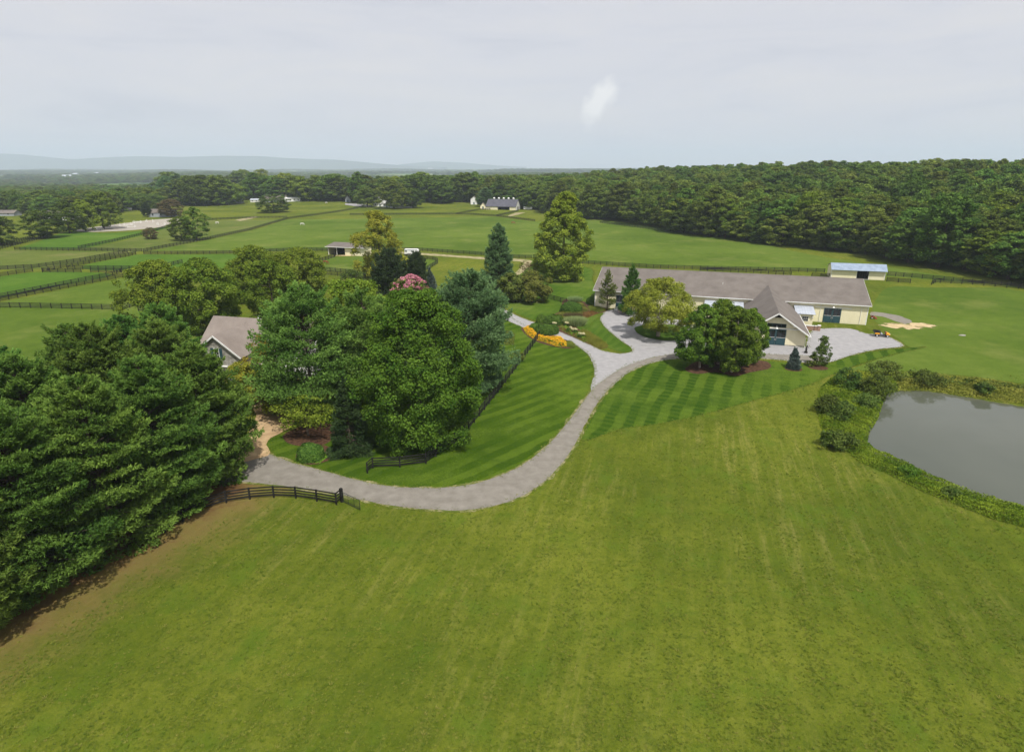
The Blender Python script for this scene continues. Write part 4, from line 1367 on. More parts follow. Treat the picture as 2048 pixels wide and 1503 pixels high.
place_tree('young_tree', 'slim young tree in a mulch ring at the corner of the parking court', 'tree', p, cr_, limbs(5.2, 1, 0.06, Cn, 12, 20), M['shrub'])
p = at(1626, 733)
cr_, Cn, rc = deciduous('crown', 2.4, 0.95, 0.1, 'oval', 22, 50, 0.12, 76)
place_tree('shrub', 'low shrub at the foot of the slim young tree', 'shrub', p, cr_, None, M['shrub'])

# ------------------------------------------------------------------ far single trees (shared crown meshes)
PROTO = []
for i, (pf, nc, nl) in enumerate([('round', 140, 52), ('oval', 130, 52), ('egg', 140, 52), ('round', 120, 56), ('maple', 140, 52), ('oval', 120, 56)]):
    cr_, Cn, rc = deciduous('crown', 20.0, 7.0, 1.6, pf, nc, nl, 0.28, 300 + i, (0.12, 0.20), 0.75, 0.45, nrand=0.4, fill=0.9)
    PROTO.append((mesh_mat(cr_, M['wood_a']), mesh_mat(limbs(20, 2, 0.35, Cn, 6, 310 + i), M['bark'])))
PPINE = pine('crown', 20.0, 5.0, 2.0, 320, 0.9, 6, 0.5, (0.7, 0.16), 4, (0.05, 0.8), plume=0.34)
mesh_mat(PPINE[0], M['pine_blue'])


def far_tree(a, b, top, half, label, proto, leaf=None, name='tree', group=None, rz=None, ground=None):
    g = ground if ground is not None else G(a, b)
    hh = zat(a, top, g[1]) - g[2]
    rr = 1.2 * half / FPX * (g[1] * cP + (CAM_H - g[2]) * sP)
    c, t = PROTO[proto] if proto >= 0 else PPINE
    r = thing(name, label, 'tree', tuple(g), rz if rz is not None else random.random() * 6.28, group)
    co = link('crown', c, None, r)
    if leaf:
        co.material_slots[0].link = 'OBJECT'
        co.material_slots[0].material = leaf
    link('trunk', t, M['bark'], r)
    r.scale = (rr / 7.0, rr / 7.0, hh / 20.0)
    return r


far_tree(548, 425, 389, 27, 'dark round tree alone on the far ridge pasture', 3, M['shrub'], 'round_tree')
far_tree(364, 481, 434, 21, 'smaller of the two dark trees standing on the far fence line', 0, None, 'shade_tree')
far_tree(394, 480, 414, 23, 'taller of the two dark trees standing on the far fence line', 1, None, 'shade_tree')
far_tree(302, 478, 455, 13, 'little reddish tree with a ring at its foot in the dull pasture', 3, M['brownish'], 'small_tree')
far_tree(90, 476, 420, 32, 'dark spreading oak at the end of the riding arena', 0, None, 'oak_tree')
far_tree(140, 466, 402, 26, 'dark oak beside the riding arena next to the spreading one', 1, None, 'oak_tree')
far_tree(172, 462, 398, 24, 'oak with yellowish leaves in the arena row', 5, M['sycamore'], 'oak_tree')
far_tree(208, 458, 384, 28, 'tallest dark oak at the head of the arena row', 4, None, 'oak_tree')
far_tree(2, 490, 432, 28, 'dark tree by the pasture fence beyond the arena lane', 0, M['shrub'], 'oak_tree')
far_tree(295, 434, 404, 12, 'dark cedar beside the far end of the riding arena', -1, M['yew'], 'cedar_tree')
far_tree(344, 434, 398, 21, 'brownish thin tree by the house near the arena', 0, M['brownish'], 'thin_tree')
far_tree(788, 417, 360, 30, 'large dark tree on the green before the white house', 1, None, 'shade_tree')
far_tree(826, 416, 375, 20, 'smaller dark tree beside the long white wall', 0, None, 'shade_tree')
far_tree(735, 414, 372, 20, 'dark tree standing over the paved yard', 5, None, 'shade_tree')
# trees on the rise by the far houses
rng = np.random.default_rng(5)
for (x0, x1, y0, y1, t0, t1, h0, h1, nn, lab, grp) in [
        (330, 465, 408, 416, 343, 362, 22, 34, 14, 'dark green tree in the clump on the rise above the arena', 'clump on the rise above the arena'),
        (462, 548, 398, 403, 338, 352, 20, 30, 9, 'tall tree in the grove around the far farmhouse', 'grove around the far farmhouse'),
        (560, 700, 400, 405, 345, 372, 20, 32, 14, 'tree in the wood edge beyond the ridge pasture', 'wood edge beyond the ridge pasture'),
        (700, 960, 402, 412, 342, 374, 20, 32, 20, 'tree in the wood behind the white houses', 'wood behind the white houses'),
        (960, 1180, 404, 418, 350, 378, 18, 28, 16, 'tree in the wood behind the dark roofed barn', 'wood behind the dark roofed barn')]:
    for i in range(nn):
        a = x0 + (x1 - x0) * (i + rng.random()) / nn
        far_tree(a, y0 + (y1 - y0) * rng.random() - 4, rng.uniform(t0, t1), rng.uniform(h0, h1), lab, int(rng.integers(0, 6)) if rng.random() > 0.12 else -1,
                 None if rng.random() > 0.15 else M['sycamore'], 'woodland_tree', grp)

# ------------------------------------------------------------------ the wood beyond the meadow
rng = np.random.default_rng(9)
cand = []
tries = 0
grid = {}
while tries < 26000:
    tries += 1
    s = rng.uniform(2, 430) if rng.random() > 0.25 else rng.uniform(2, 30)
    q = rng.uniform(-230, 420)                      # along the edge
    x = 59 + s * 0.915 + q * 0.404
    y = 430 + s * 0.404 - q * 0.915
    x += 6 * math.sin(q / 23.0) + 3 * math.sin(q / 9.0)
    if y < 110 or y > 800 or abs(x) > 0.98 * y + 40:
        continue
    k = (int(x // 9), int(y // 9))
    mind = 6.6 if s < 60 else 8.2
    if any(math.hypot(x - u, y - v) < mind for i in (-1, 0, 1) for j in (-1, 0, 1) for u, v in grid.get((k[0] + i, k[1] + j), [])):
        continue
    grid.setdefault(k, []).append((x, y))
    cand.append((math.hypot(x, y) + (120 if s > 120 else 0), x, y, s))
cand.sort()
print('wood trees', len(cand))
KIND = ['rounded', 'oval', 'broad based', 'full crowned', 'low branched', 'upright']
for i, (d, x, y, s) in enumerate(cand[:205]):
    pr = int(rng.integers(0, 6))
    sc = rng.uniform(1.0, 1.75)
    hh = rng.uniform(0.72, 1.12) * (1.0 if s > 12 else 0.88) * (1.3 if rng.random() < 0.14 else 1.0)
    pale = rng.random() < 0.16
    r = thing('woodland_tree', ('light olive %s tree in the dense wood beyond the meadow' if pale else '%s tree in the dense wood beyond the meadow') % KIND[pr], 'tree', (x, y, th(x, y)), rng.random() * 6.28, 'wood beyond the meadow')
    c = link('crown', PROTO[pr][0], None, r)
    if pale:
        c.material_slots[0].link = 'OBJECT'
        c.material_slots[0].material = M['olive']
    link('trunk', PROTO[pr][1], None, r)
    r.scale = (sc, sc, hh)
rest = cand[205:]


CROWNS = []                              # crowns of trees standing in the wood, one of each kind
for _o in bpy.data.objects:
    if _o.name.startswith('crown') and _o.parent and _o.parent.name.startswith('woodland_tree') and any(_o.data is q[0] for q in PROTO) \
            and _o.material_slots[0].link == 'DATA' and _o.data not in [c.data for c in CROWNS]:
        CROWNS.append(_o)


def grove(name, label, cat, P, seed):
    """a wood too dense to count: crowns set on points"""
    rng = np.random.default_rng(seed)
    me = bpy.data.meshes.new(name)
    me.from_pydata([tuple(p) for p in P[:, :3]], [], [])
    n = len(P)
    a = me.attributes.new('size', 'FLOAT_VECTOR', 'POINT')
    a.data.foreach_set('vector', np.stack([P[:, 3], P[:, 3], P[:, 4]], 1).astype(np.float32).ravel())
    a = me.attributes.new('turn', 'FLOAT_VECTOR', 'POINT')
    a.data.foreach_set('vector', np.stack([rng.normal(size=n) * 0.05, rng.normal(size=n) * 0.05, rng.random(n) * 6.283], 1).astype(np.float32).ravel())
    a = me.attributes.new('kind_index', 'INT', 'POINT')
    a.data.foreach_set('value', rng.integers(0, len(CROWNS), n).astype(np.int32))
    o = tag(link(name, me), label, cat, kind='stuff')
    ng = bpy.data.node_groups.new(name, 'GeometryNodeTree')
    ng.interface.new_socket('Geometry', in_out='INPUT', socket_type='NodeSocketGeometry')
    ng.interface.new_socket('Geometry', in_out='OUTPUT', socket_type='NodeSocketGeometry')
    N, L = ng.nodes, ng.links
    gi, go = N.new('NodeGroupInput'), N.new('NodeGroupOutput')
    jn = N.new('GeometryNodeJoinGeometry')
    for c in CROWNS:
        oi = N.new('GeometryNodeObjectInfo')
        oi.transform_space = 'ORIGINAL'
        oi.inputs['Object'].default_value = c
        oi.inputs['As Instance'].default_value = True
        L.new(oi.outputs['Geometry'], jn.inputs[0])
    ip = N.new('GeometryNodeInstanceOnPoints')
    ip.inputs['Pick Instance'].default_value = True
    L.new(gi.outputs[0], ip.inputs['Points'])
    L.new(jn.outputs[0], ip.inputs['Instance'])
    for nm, dt, so in (('size', 'FLOAT_VECTOR', 'Scale'), ('turn', 'FLOAT_VECTOR', 'Rotation'), ('kind_index', 'INT', 'Instance Index')):
        na = N.new('GeometryNodeInputNamedAttribute')
        na.data_type = dt
        na.inputs['Name'].default_value = nm
        L.new(na.outputs['Attribute'], ip.inputs[so])
    L.new(ip.outputs[0], go.inputs[0])
    md = o.modifiers.new('grove', 'NODES')
    md.node_group = ng
    return o


P = np.array([(x, y, th(x, y), rng.uniform(1.1, 1.9), rng.uniform(0.8, 1.25)) for (_, x, y, s) in rest])
grove('woodland', 'deep part of the dense wood rising behind the meadow', 'wood', P, 1)


def wood_noise(x, y):
    return (np.sin(x / 310 + 0.7 * np.sin(y / 270)) + np.sin(y / 390 + 1.1 * np.sin(x / 420 + 2)) + 0.8 * np.sin((x + y) / 170 + 1) + 0.5 * np.sin((x - 1.4 * y) / 93))


def far_points(y0, y1, cell, thr, seed, sz, limit=None):
    rng = np.random.default_rng(seed)
    out = []
    ys = np.arange(y0, y1, cell)
    for y in ys:
        w = 0.92 * y + 120
        n = int(2 * w / cell)
        x = -w + (np.arange(n) + rng.random(n)) * cell
        yy = y + rng.random(n) * cell
        keep = wood_noise(x, yy) > thr
        out.append(np.stack([x[keep], yy[keep]], 1))
    Q = np.concatenate(out)
    if limit is not None:
        Q = Q[limit(Q[:, 0], Q[:, 1])]
    z = terrain(Q[:, 0], Q[:, 1], False)
    n = len(Q)
    sc = sz * rng.uniform(0.8, 1.3, n)
    return np.stack([Q[:, 0], Q[:, 1], z, sc, rng.uniform(0.42, 0.9, n)], 1)


OPEN_X = [-400, -60, 20, 60, 130, 200, 250, 310, 330, 400, 470, 520, 700, 850, 960, 1060, 1130, 1190, 1300, 2400]
OPEN_Y = [428, 428, 424, 430, 436, 434, 424, 424, 412, 409, 405, 401, 402, 410, 412, 414, 424, 434, 440, 440]


def lim1(x, y):
    """land beyond the last pastures, clear of the near wood and of the far farmsteads"""
    fw = y * cP + CAM_H * sP
    u = CX + FPX * x / fw
    v = CY - FPX * (y * sP - CAM_H * cP) / fw
    beyond = v < np.interp(u, OPEN_X, OPEN_Y) - 3.0
    keepw = (wood_s(x, y) < -5) | (y > 780)
    return beyond & keepw


P = far_points(430, 1250, 11.5, -1.1, 2, 1.25, lim1)
grove('far_woodland', 'rolling green woods on the land beyond the far pastures', 'wood', P, 2)
print('lod1', len(P))
P = far_points(1250, 3200, 24.0, -0.55, 3, 1.75)
print('lod2', len(P))
grove('farther_woodland', 'hazy green woods stretching towards the horizon', 'wood', P, 3)
P = far_points(3200, 9000, 62.0, -0.5, 4, 3.6)
P[:, 4] *= 0.95
print('lod3', len(P))
grove('horizon_woodland', 'blue hazy woods lying along the horizon', 'wood', P, 4)

# ------------------------------------------------------------------ the stable
def part(m, name, mt, parent, bevel=0.0):
    return m.obj(name, mt, parent, bevel)


def sliding_door(parent, x0, x1, z1, y, glass_from, panes=2, name='door'):
    """pair of sliding doors on a wall facing -y: teal lower panel, glazed upper"""
    mid = (x0 + x1) / 2
    for a, b, hs in ((x0, mid - 0.015, 1), (mid + 0.015, x1, -1)):
        d = MB().box(a, b, y - 0.07, y, 0.06, z1)
        d = part(d, name, M['teal'], parent)
        w = (b - a - 0.28) / panes
        for k in range(panes):
            g = MB().box(a + 0.14 + k * w + 0.03, a + 0.14 + (k + 1) * w - 0.03, y - 0.085, y - 0.072, glass_from, z1 - 0.18)
            part(g, 'pane', M['glass'], d)
        part(MB().box(a + 0.10, b - 0.10, y - 0.10, y - 0.075, glass_from - 0.12, glass_from - 0.05), 'sill', M['rim'], d)
        part(MB().box(a + 0.1, b - 0.1, y - 0.093, y - 0.071, 0.18, glass_from - 0.22), 'panel', M['teal'], d)
        hx = b - 0.12 if hs > 0 else a + 0.12
        part(MB().box(hx - 0.03, hx + 0.03, y - 0.14, y - 0.095, 1.0, 1.35), 'handle', M['rim'], d)


def barn_lamp(parent, x, y, z):
    l = MB().tube([(x, y, z + 0.25), (x, y - 0.35, z + 0.3), (x, y - 0.5, z + 0.1)], 0.03, 5)
    lo = part(l, 'lamp', M['white'], parent)
    n = 10
    m = MB()
    m.tube([(x, y - 0.5, z + 0.12), (x, y - 0.5, z + 0.02), (x, y - 0.5, z - 0.14)], [0.07, 0.16, 0.30], n)
    part(m, 'lamp_shade', M['white'], lo)


def stable():
    d = np.array([0.9527, -0.3037])
    ang = math.atan2(d[1], d[0])
    nvec = np.array([0.3037, 0.9527])
    EL = np.array([20.42, 156.29])
    o0 = EL + d * 0.45 + nvec * 0.55
    r = thing('stable', 'long cream stable with brown shingle roof and gabled front wing beside the gravel court', 'stable', (o0[0], o0[1], 0), ang)
    L, D, he, rise = 62.0, 25.0, 4.55, 3.75
    hr = he + rise
    # walls
    part(MB().box(0, L, 0, 0.2, 0, he), 'wall', M['cream'], r)
    part(MB().box(0, L, D - 0.2, D, 0, he), 'wall', M['cream'], r)
    for x in (0.0, L - 0.2):
        part(MB().extrude_x([(0.2, 0), (D - 0.2, 0), (D - 0.2, he), (D / 2, hr - 0.1), (0.2, he)], x, x + 0.2), 'gable_wall', M['cream'], r)
    # roof planes
    ov, ox, t = 0.55, 0.45, 0.16
    sl = rise / (D / 2)
    ze = he - ov * sl + 0.14
    zr = hr + 0.14
    rf = part(MB().slab([(-ox, -ov, ze), (L + ox, -ov, ze), (L + ox, D / 2, zr), (-ox, D / 2, zr)], t), 'roof', M['roof'], r)
    rb = part(MB().slab([(-ox, D / 2, zr), (L + ox, D / 2, zr), (L + ox, D + ov, ze), (-ox, D + ov, ze)], t), 'roof', M['roof'], r)
    part(MB().extrude_x([(D / 2 - 0.3, zr - 0.06), (D / 2 + 0.3, zr - 0.06), (D / 2, zr + 0.07)], -ox, L + ox), 'ridge_cap', M['roof'], rf)
    for x in (-ox - 0.03, L + ox):
        mb = MB()
        mb.slab([(x, -ov, ze + 0.015), (x + 0.03, -ov, ze + 0.015), (x + 0.03, D / 2, zr + 0.015), (x, D / 2, zr + 0.015)], 0.24)
        part(mb, 'barge_board', M['white'], r)
    g = part(MB().box(-ox, L + ox, -ov - 0.13, -ov - 0.003, ze - 0.20, ze - 0.04), 'gutter', M['white'], r)
    for x in (1.6, 20.9, 36.6, 52.2, 60.6):
        part(MB().tube([(x, -ov - 0.06, ze - 0.2), (x, -0.07, ze - 0.6), (x, -0.07, 0.1)], 0.05, 6), 'downspout', M['white'], r)
    for x in (-0.02, L - 0.16):
        part(MB().box(x, x + 0.18, -0.025, -0.003, 0, he - 0.2), 'corner_board', M['white'], r)
    # doors: near the left end and near the right end
    sliding_door(r, 53.0, 56.6, 3.35, -0.01, 1.75)
    part(MB().box(51.0, 58.6, -0.16, -0.003, 3.42, 3.58), 'door_track', M['white'], r)
    barn_lamp(r, 54.8, -0.02, 3.75)
    sliding_door(r, 5.4, 8.8, 3.4, -0.01, 1.75)
    part(MB().box(3.6, 10.4, -0.16, -0.003, 3.46, 3.6), 'door_track', M['white'], r)
    barn_lamp(r, 7.1, -0.02, 3.75)
    # wing: axis along y towards the court
    cx_, hw, y0 = 41.0, 5.5, -24.2
    wh, wr = 2.9, 3.75
    wz = wh + wr
    part(MB().box(cx_ - hw, cx_ - hw + 0.2, y0 + 0.2, -0.003, 0, wh), 'wing_wall', M['cream'], r)
    part(MB().box(cx_ + hw - 0.2, cx_ + hw, y0 + 0.2, -0.003, 0, wh), 'wing_wall', M['cream'], r)
    part(MB().extrude_y([(cx_ - hw, 0), (cx_ + hw, 0), (cx_ + hw, wh), (cx_ + 1.55, wz - 1.06), (cx_ - 1.55, wz - 1.06), (cx_ - hw, wh)], y0, y0 + 0.2), 'front_gable', M['cream'], r)
    part(MB().extrude_y([(cx_ - 1.5, wz - 1.04), (cx_ + 1.5, wz - 1.04), (cx_, wz - 0.1)], y0 + 0.5, y0 + 0.6), 'gable_recess', M['dark'], r)
    wo = 0.75
    ws = wr / hw
    wze = wh - wo * ws + 0.16
    wzr = wz + 0.16
    yb = (wzr - he - 0.14) / sl      # where the wing ridge meets the main slope
    ye = (wze - he - 0.14) / sl
    for s in (-1, 1):
        xe = cx_ + s * (hw + wo)
        q = [(xe, y0 - 1.3, wze), (cx_, y0 - 1.3, wzr), (cx_, yb + 0.6, wzr), (xe, -0.60, wze)]
        ro = part(MB().slab(q, 0.17), 'wing_roof', M['roof'], r)
        part(MB().slab([(xe, y0 - 1.34, wze + 0.02), (xe, y0 - 1.302, wze + 0.02), (cx_, y0 - 1.302, wzr + 0.02), (cx_, y0 - 1.34, wzr + 0.02)], 0.26), 'barge_board', M['white'], r)
        part(MB().box(min(xe, xe + s * 0.12), max(xe, xe + s * 0.12), y0 - 1.3, -0.8, wze - 0.18, wze - 0.03), 'gutter', M['white'], r)
        bx = cx_ + s * 3.1
        part(MB().hexa([(bx - 0.1, y0 - 1.0, wz - 2.6), (bx + 0.1, y0 - 1.0, wz - 2.6), (bx + 0.1, y0 - 0.003, wz - 2.6), (bx - 0.1, y0 - 0.003, wz - 2.6)],
                       [(bx - 0.1, y0 - 1.2, wz - 2.25), (bx + 0.1, y0 - 1.2, wz - 2.25), (bx + 0.1, y0 - 0.003, wz - 2.25), (bx - 0.1, y0 - 0.003, wz - 2.25)]), 'bracket', M['white'], r)
    part(MB().tube([(cx_ + hw + wo, y0 - 1.0, wze - 0.1), (cx_ + hw + 0.08, y0 - 0.08, wze - 0.6), (cx_ + hw + 0.08, y0 - 0.08, 0.1)], 0.05, 6), 'downspout', M['white'], r)
    sliding_door(r, cx_ - 1.9, cx_ + 1.9, 3.3, y0 - 0.01, 1.7)
    part(MB().box(cx_ - 4.2, cx_ + 4.2, y0 - 0.16, y0 - 0.003, 3.36, 3.52), 'door_track', M['white'], r)
    w = part(MB().box(cx_ - 1.75, cx_ + 1.75, y0 - 0.05, y0 - 0.003, 3.66, 4.42), 'transom_window', M['teal'], r)
    for k in range(4):
        part(MB().box(cx_ - 1.67 + k * 0.85, cx_ - 1.67 + k * 0.85 + 0.77, y0 - 0.066, y0 - 0.052, 3.73, 4.35), 'pane', M['glass'], w)
    barn_lamp(r, cx_, y0 - 0.08, 3.66)
    part(MB().box(cx_ - hw - 0.02, cx_ + hw + 0.02, y0 - 0.03, y0 - 0.003, 0.0, 0.22), 'plinth', M['stone'], r)
    # low tin roofed links either side of the wing
    for (a, b, dp) in ((27.0, cx_ - hw - 0.003, 5.2), (cx_ + hw + 0.003, 50.2, 5.0)):
        part(MB().box(a, b, -dp, -dp + 0.2, 0, 2.75), 'link_wall', M['cream'], r)
        for x in ((a,) if a < 30 else (b - 0.2,)):
            part(MB().extrude_x([(-dp + 0.2, 0), (-0.003, 0), (-0.003, 3.55), (-dp + 0.2, 2.75)], x, x + 0.2), 'link_wall', M['cream'], r)
        x0_, x1_ = (a - 0.3, b) if a < 30 else (a, b + 0.4)
        lr = part(MB().slab([(x0_, -dp - 0.5, 2.78), (x1_, -dp - 0.5, 2.78), (x1_, -0.003, 3.66), (x0_, -0.003, 3.66)], 0.08), 'link_roof', M['tin'], r)
        for k in range(int((x1_ - x0_) / 0.6)):
            x = x0_ + 0.3 + 0.6 * k
            part(MB().slab([(x, -dp - 0.5, 2.815), (x + 0.05, -dp - 0.5, 2.815), (x + 0.05, -0.02, 3.695), (x, -0.02, 3.695)], 0.034), 'roof_rib', M['tin'], lr)
    w = part(MB().box(47.9, 49.3, -5.06, -5.003, 1.1, 2.2), 'window', M['white'], r)
    for k in range(3):
        for j in range(2):
            part(MB().box(47.97 + k * 0.43, 47.97 + k * 0.43 + 0.38, -5.075, -5.062, 1.17 + j * 0.5, 1.62 + j * 0.5), 'pane', M['glass'], w)
    for k in range(3):
        x = 28.6 + k * 2.1
        w = part(MB().box(x, x + 1.2, -5.26, -5.203, 1.1, 2.2), 'window', M['white'], r)
        part(MB().box(x + 0.08, x + 1.12, -5.275, -5.262, 1.18, 2.12), 'pane', M['glass'], w)
    part(MB().box(50.0, 50.2, -5.35, -5.21, 2.0, 2.3), 'wall_lamp', M['white'], r)
    part(MB().tube([(30.5, 6.0, he + 6.0 * sl), (30.5, 6.0, he + 6.0 * sl + 0.6)], 0.07, 7), 'vent_pipe', M['white'], r)
    return r, o0, d, nvec


ST, ST_O, ST_D, ST_N = stable()


def st_pt(x, y, z=0.0):
    q = ST_O + ST_D * x + ST_N * y
    return (q[0], q[1], z)


ST_A = math.atan2(ST_D[1], ST_D[0])
# low brick yard wall by the wing
r = thing('brick_wall', 'low brick yard wall with capped pier beside the stable wing', 'wall', st_pt(46.4, -9.2), ST_A)
MB().box(0, 4.4, 0, 0.3, 0, 1.0).obj('wall', M['brick'], r)
MB().box(-0.1, 4.4, -0.06, 0.36, 1.003, 1.1).obj('coping', M['white'], r)
MB().box(4.405, 4.95, -0.13, 0.43, 0, 1.15).obj('pier', M['brick'], r)
MB().box(4.35, 5.0, -0.18, 0.48, 1.153, 1.27).obj('pier_cap', M['white'], r)
MB().box(0.2, 0.26, -0.1, -0.04, 0, 1.5).obj('gate_post', M['black'], r)
MB().box(3.7, 3.76, -0.1, -0.04, 0, 1.5).obj('gate_post', M['black'], r)

# ------------------------------------------------------------------ run-in sheds
def blue_shed():
    a, b = G(1661, 556), G(1771.6, 564.5)
    L = np.linalg.norm((b - a)[:2])
    r = thing('run_in_shed', 'cream shed with blue grey tin roof and open doorway before the wood', 'shed', tuple(a), -0.28)
    D, h0, h1 = 6.5, 3.0, 4.7
    dx0, dx1 = L * 0.48, L * 0.70
    for x0, x1 in ((0, dx0), (dx1, L)):
        part(MB().box(x0, x1, 0, 0.15, 0, h0), 'front_wall', M['cream'], r)
    part(MB().box(dx0, dx1, 0, 0.15, 2.75, h0), 'lintel', M['cream'], r)
    part(MB().box(0, L, D - 0.15, D, 0, 3.4), 'rear_wall', M['cream'], r)
    for x in (0, L - 0.15):
        part(MB().extrude_x([(0.15, 0), (D - 0.15, 0), (D - 0.15, 3.4), (1.9, h1 - 0.12), (0.15, h0 + 0.1)], x, x + 0.15), 'side_wall', M['cream'], r)
    part(MB().box(dx0 + 0.1, dx1 - 0.1, 2.2, 2.3, 0, 2.7), 'inner_partition', M['dark'], r)
    for k in range(5):
        x = dx0 + 0.25 + k * (dx1 - dx0 - 0.5) / 4
        part(MB().box(x - 0.04, x + 0.04, 0.3, 0.36, 0, 2.7), 'stall_bar', M['bronze'], r)
    part(MB().box(dx0 - 0.1, dx0 - 0.003, -0.03, -0.003, 0, 2.85), 'door_jamb', M['white'], r)
    part(MB().box(dx1 + 0.003, dx1 + 0.1, -0.03, -0.003, 0, 2.85), 'door_jamb', M['white'], r)
    part(MB().box(dx0 - 0.1, dx1 + 0.1, -0.5, 0.1, 0.0, 0.1), 'threshold', M['gravel'], r)
    rf = part(MB().slab([(-0.25, -0.9, h0 - 0.18), (L + 0.35, -0.9, h0 - 0.18), (L + 0.35, 1.9, h1), (-0.25, 1.9, h1)], 0.08), 'roof', M['blue_tin'], r)
    part(MB().slab([(-0.25, 1.9, h1), (L + 0.35, 1.9, h1), (L + 0.35, D + 0.4, 3.35), (-0.25, D + 0.4, 3.35)], 0.08), 'rear_roof', M['blue_tin'], r)
    for k in range(int(L / 0.75)):
        x = 0.05 + k * 0.75
        part(MB().slab([(x, -0.9, h0 - 0.14), (x + 0.07, -0.9, h0 - 0.14), (x + 0.07, 1.88, h1 + 0.04), (x, 1.88, h1 + 0.04)], 0.038), 'roof_rib', M['blue_tin'], rf)
    for x in (-0.012, L - 0.13):
        part(MB().box(x, x + 0.14, -0.03, -0.004, 0, h0 - 0.1), 'corner_board', M['white'], r)


blue_shed()


def open_shed():
    a, b = G(657, 509), G(729, 512.5)
    L = np.linalg.norm((b - a)[:2])
    r = thing('open_shed', 'small cream shed with brown roof and two open bays', 'shed', tuple(a), math.atan2(b[1] - a[1], b[0] - a[0]))
    D, h0, h1 = 5.5, 3.3, 4.3
    m1, m2 = L * 0.235, L * 0.47
    part(MB().box(m2, L, 0, 0.15, 0, h0), 'front_wall', M['cream'], r)
    part(MB().box(0, L, D - 0.15, D, 0, h1 - 0.1), 'rear_wall', M['cream'], r)
    for x in (0, L - 0.15):
        part(MB().extrude_x([(0.15, 0), (D - 0.15, 0), (D - 0.15, h1 - 0.1), (0.15, h0)], x, x + 0.15), 'side_wall', M['cream'], r)
    part(MB().box(0.15, m2, D - 0.25, D - 0.153, 0, h1 - 0.2), 'inner_lining', M['dark'], r)
    part(MB().box(m2 - 0.12, m2 - 0.003, 0.2, D - 0.26, 0, h0), 'inner_wall', M['dark'], r)
    for x in (0.0, m1):
        part(MB().box(x, x + 0.2, -0.05, -0.004 if x == 0 else 0.15, 0, h0), 'post', M['white'], r)
    part(MB().slab([(-0.8, -0.9, h0 + 0.02), (L + 0.6, -0.9, h0 + 0.02), (L + 0.6, D + 0.4, h1 + 0.15), (-0.8, D + 0.4, h1 + 0.15)], 0.14), 'roof', M['roof'], r)
    part(MB().box(-0.8, L + 0.6, -0.95, -0.905, h0 - 0.16, h0 + 0.03), 'fascia', M['white'], r)


open_shed()

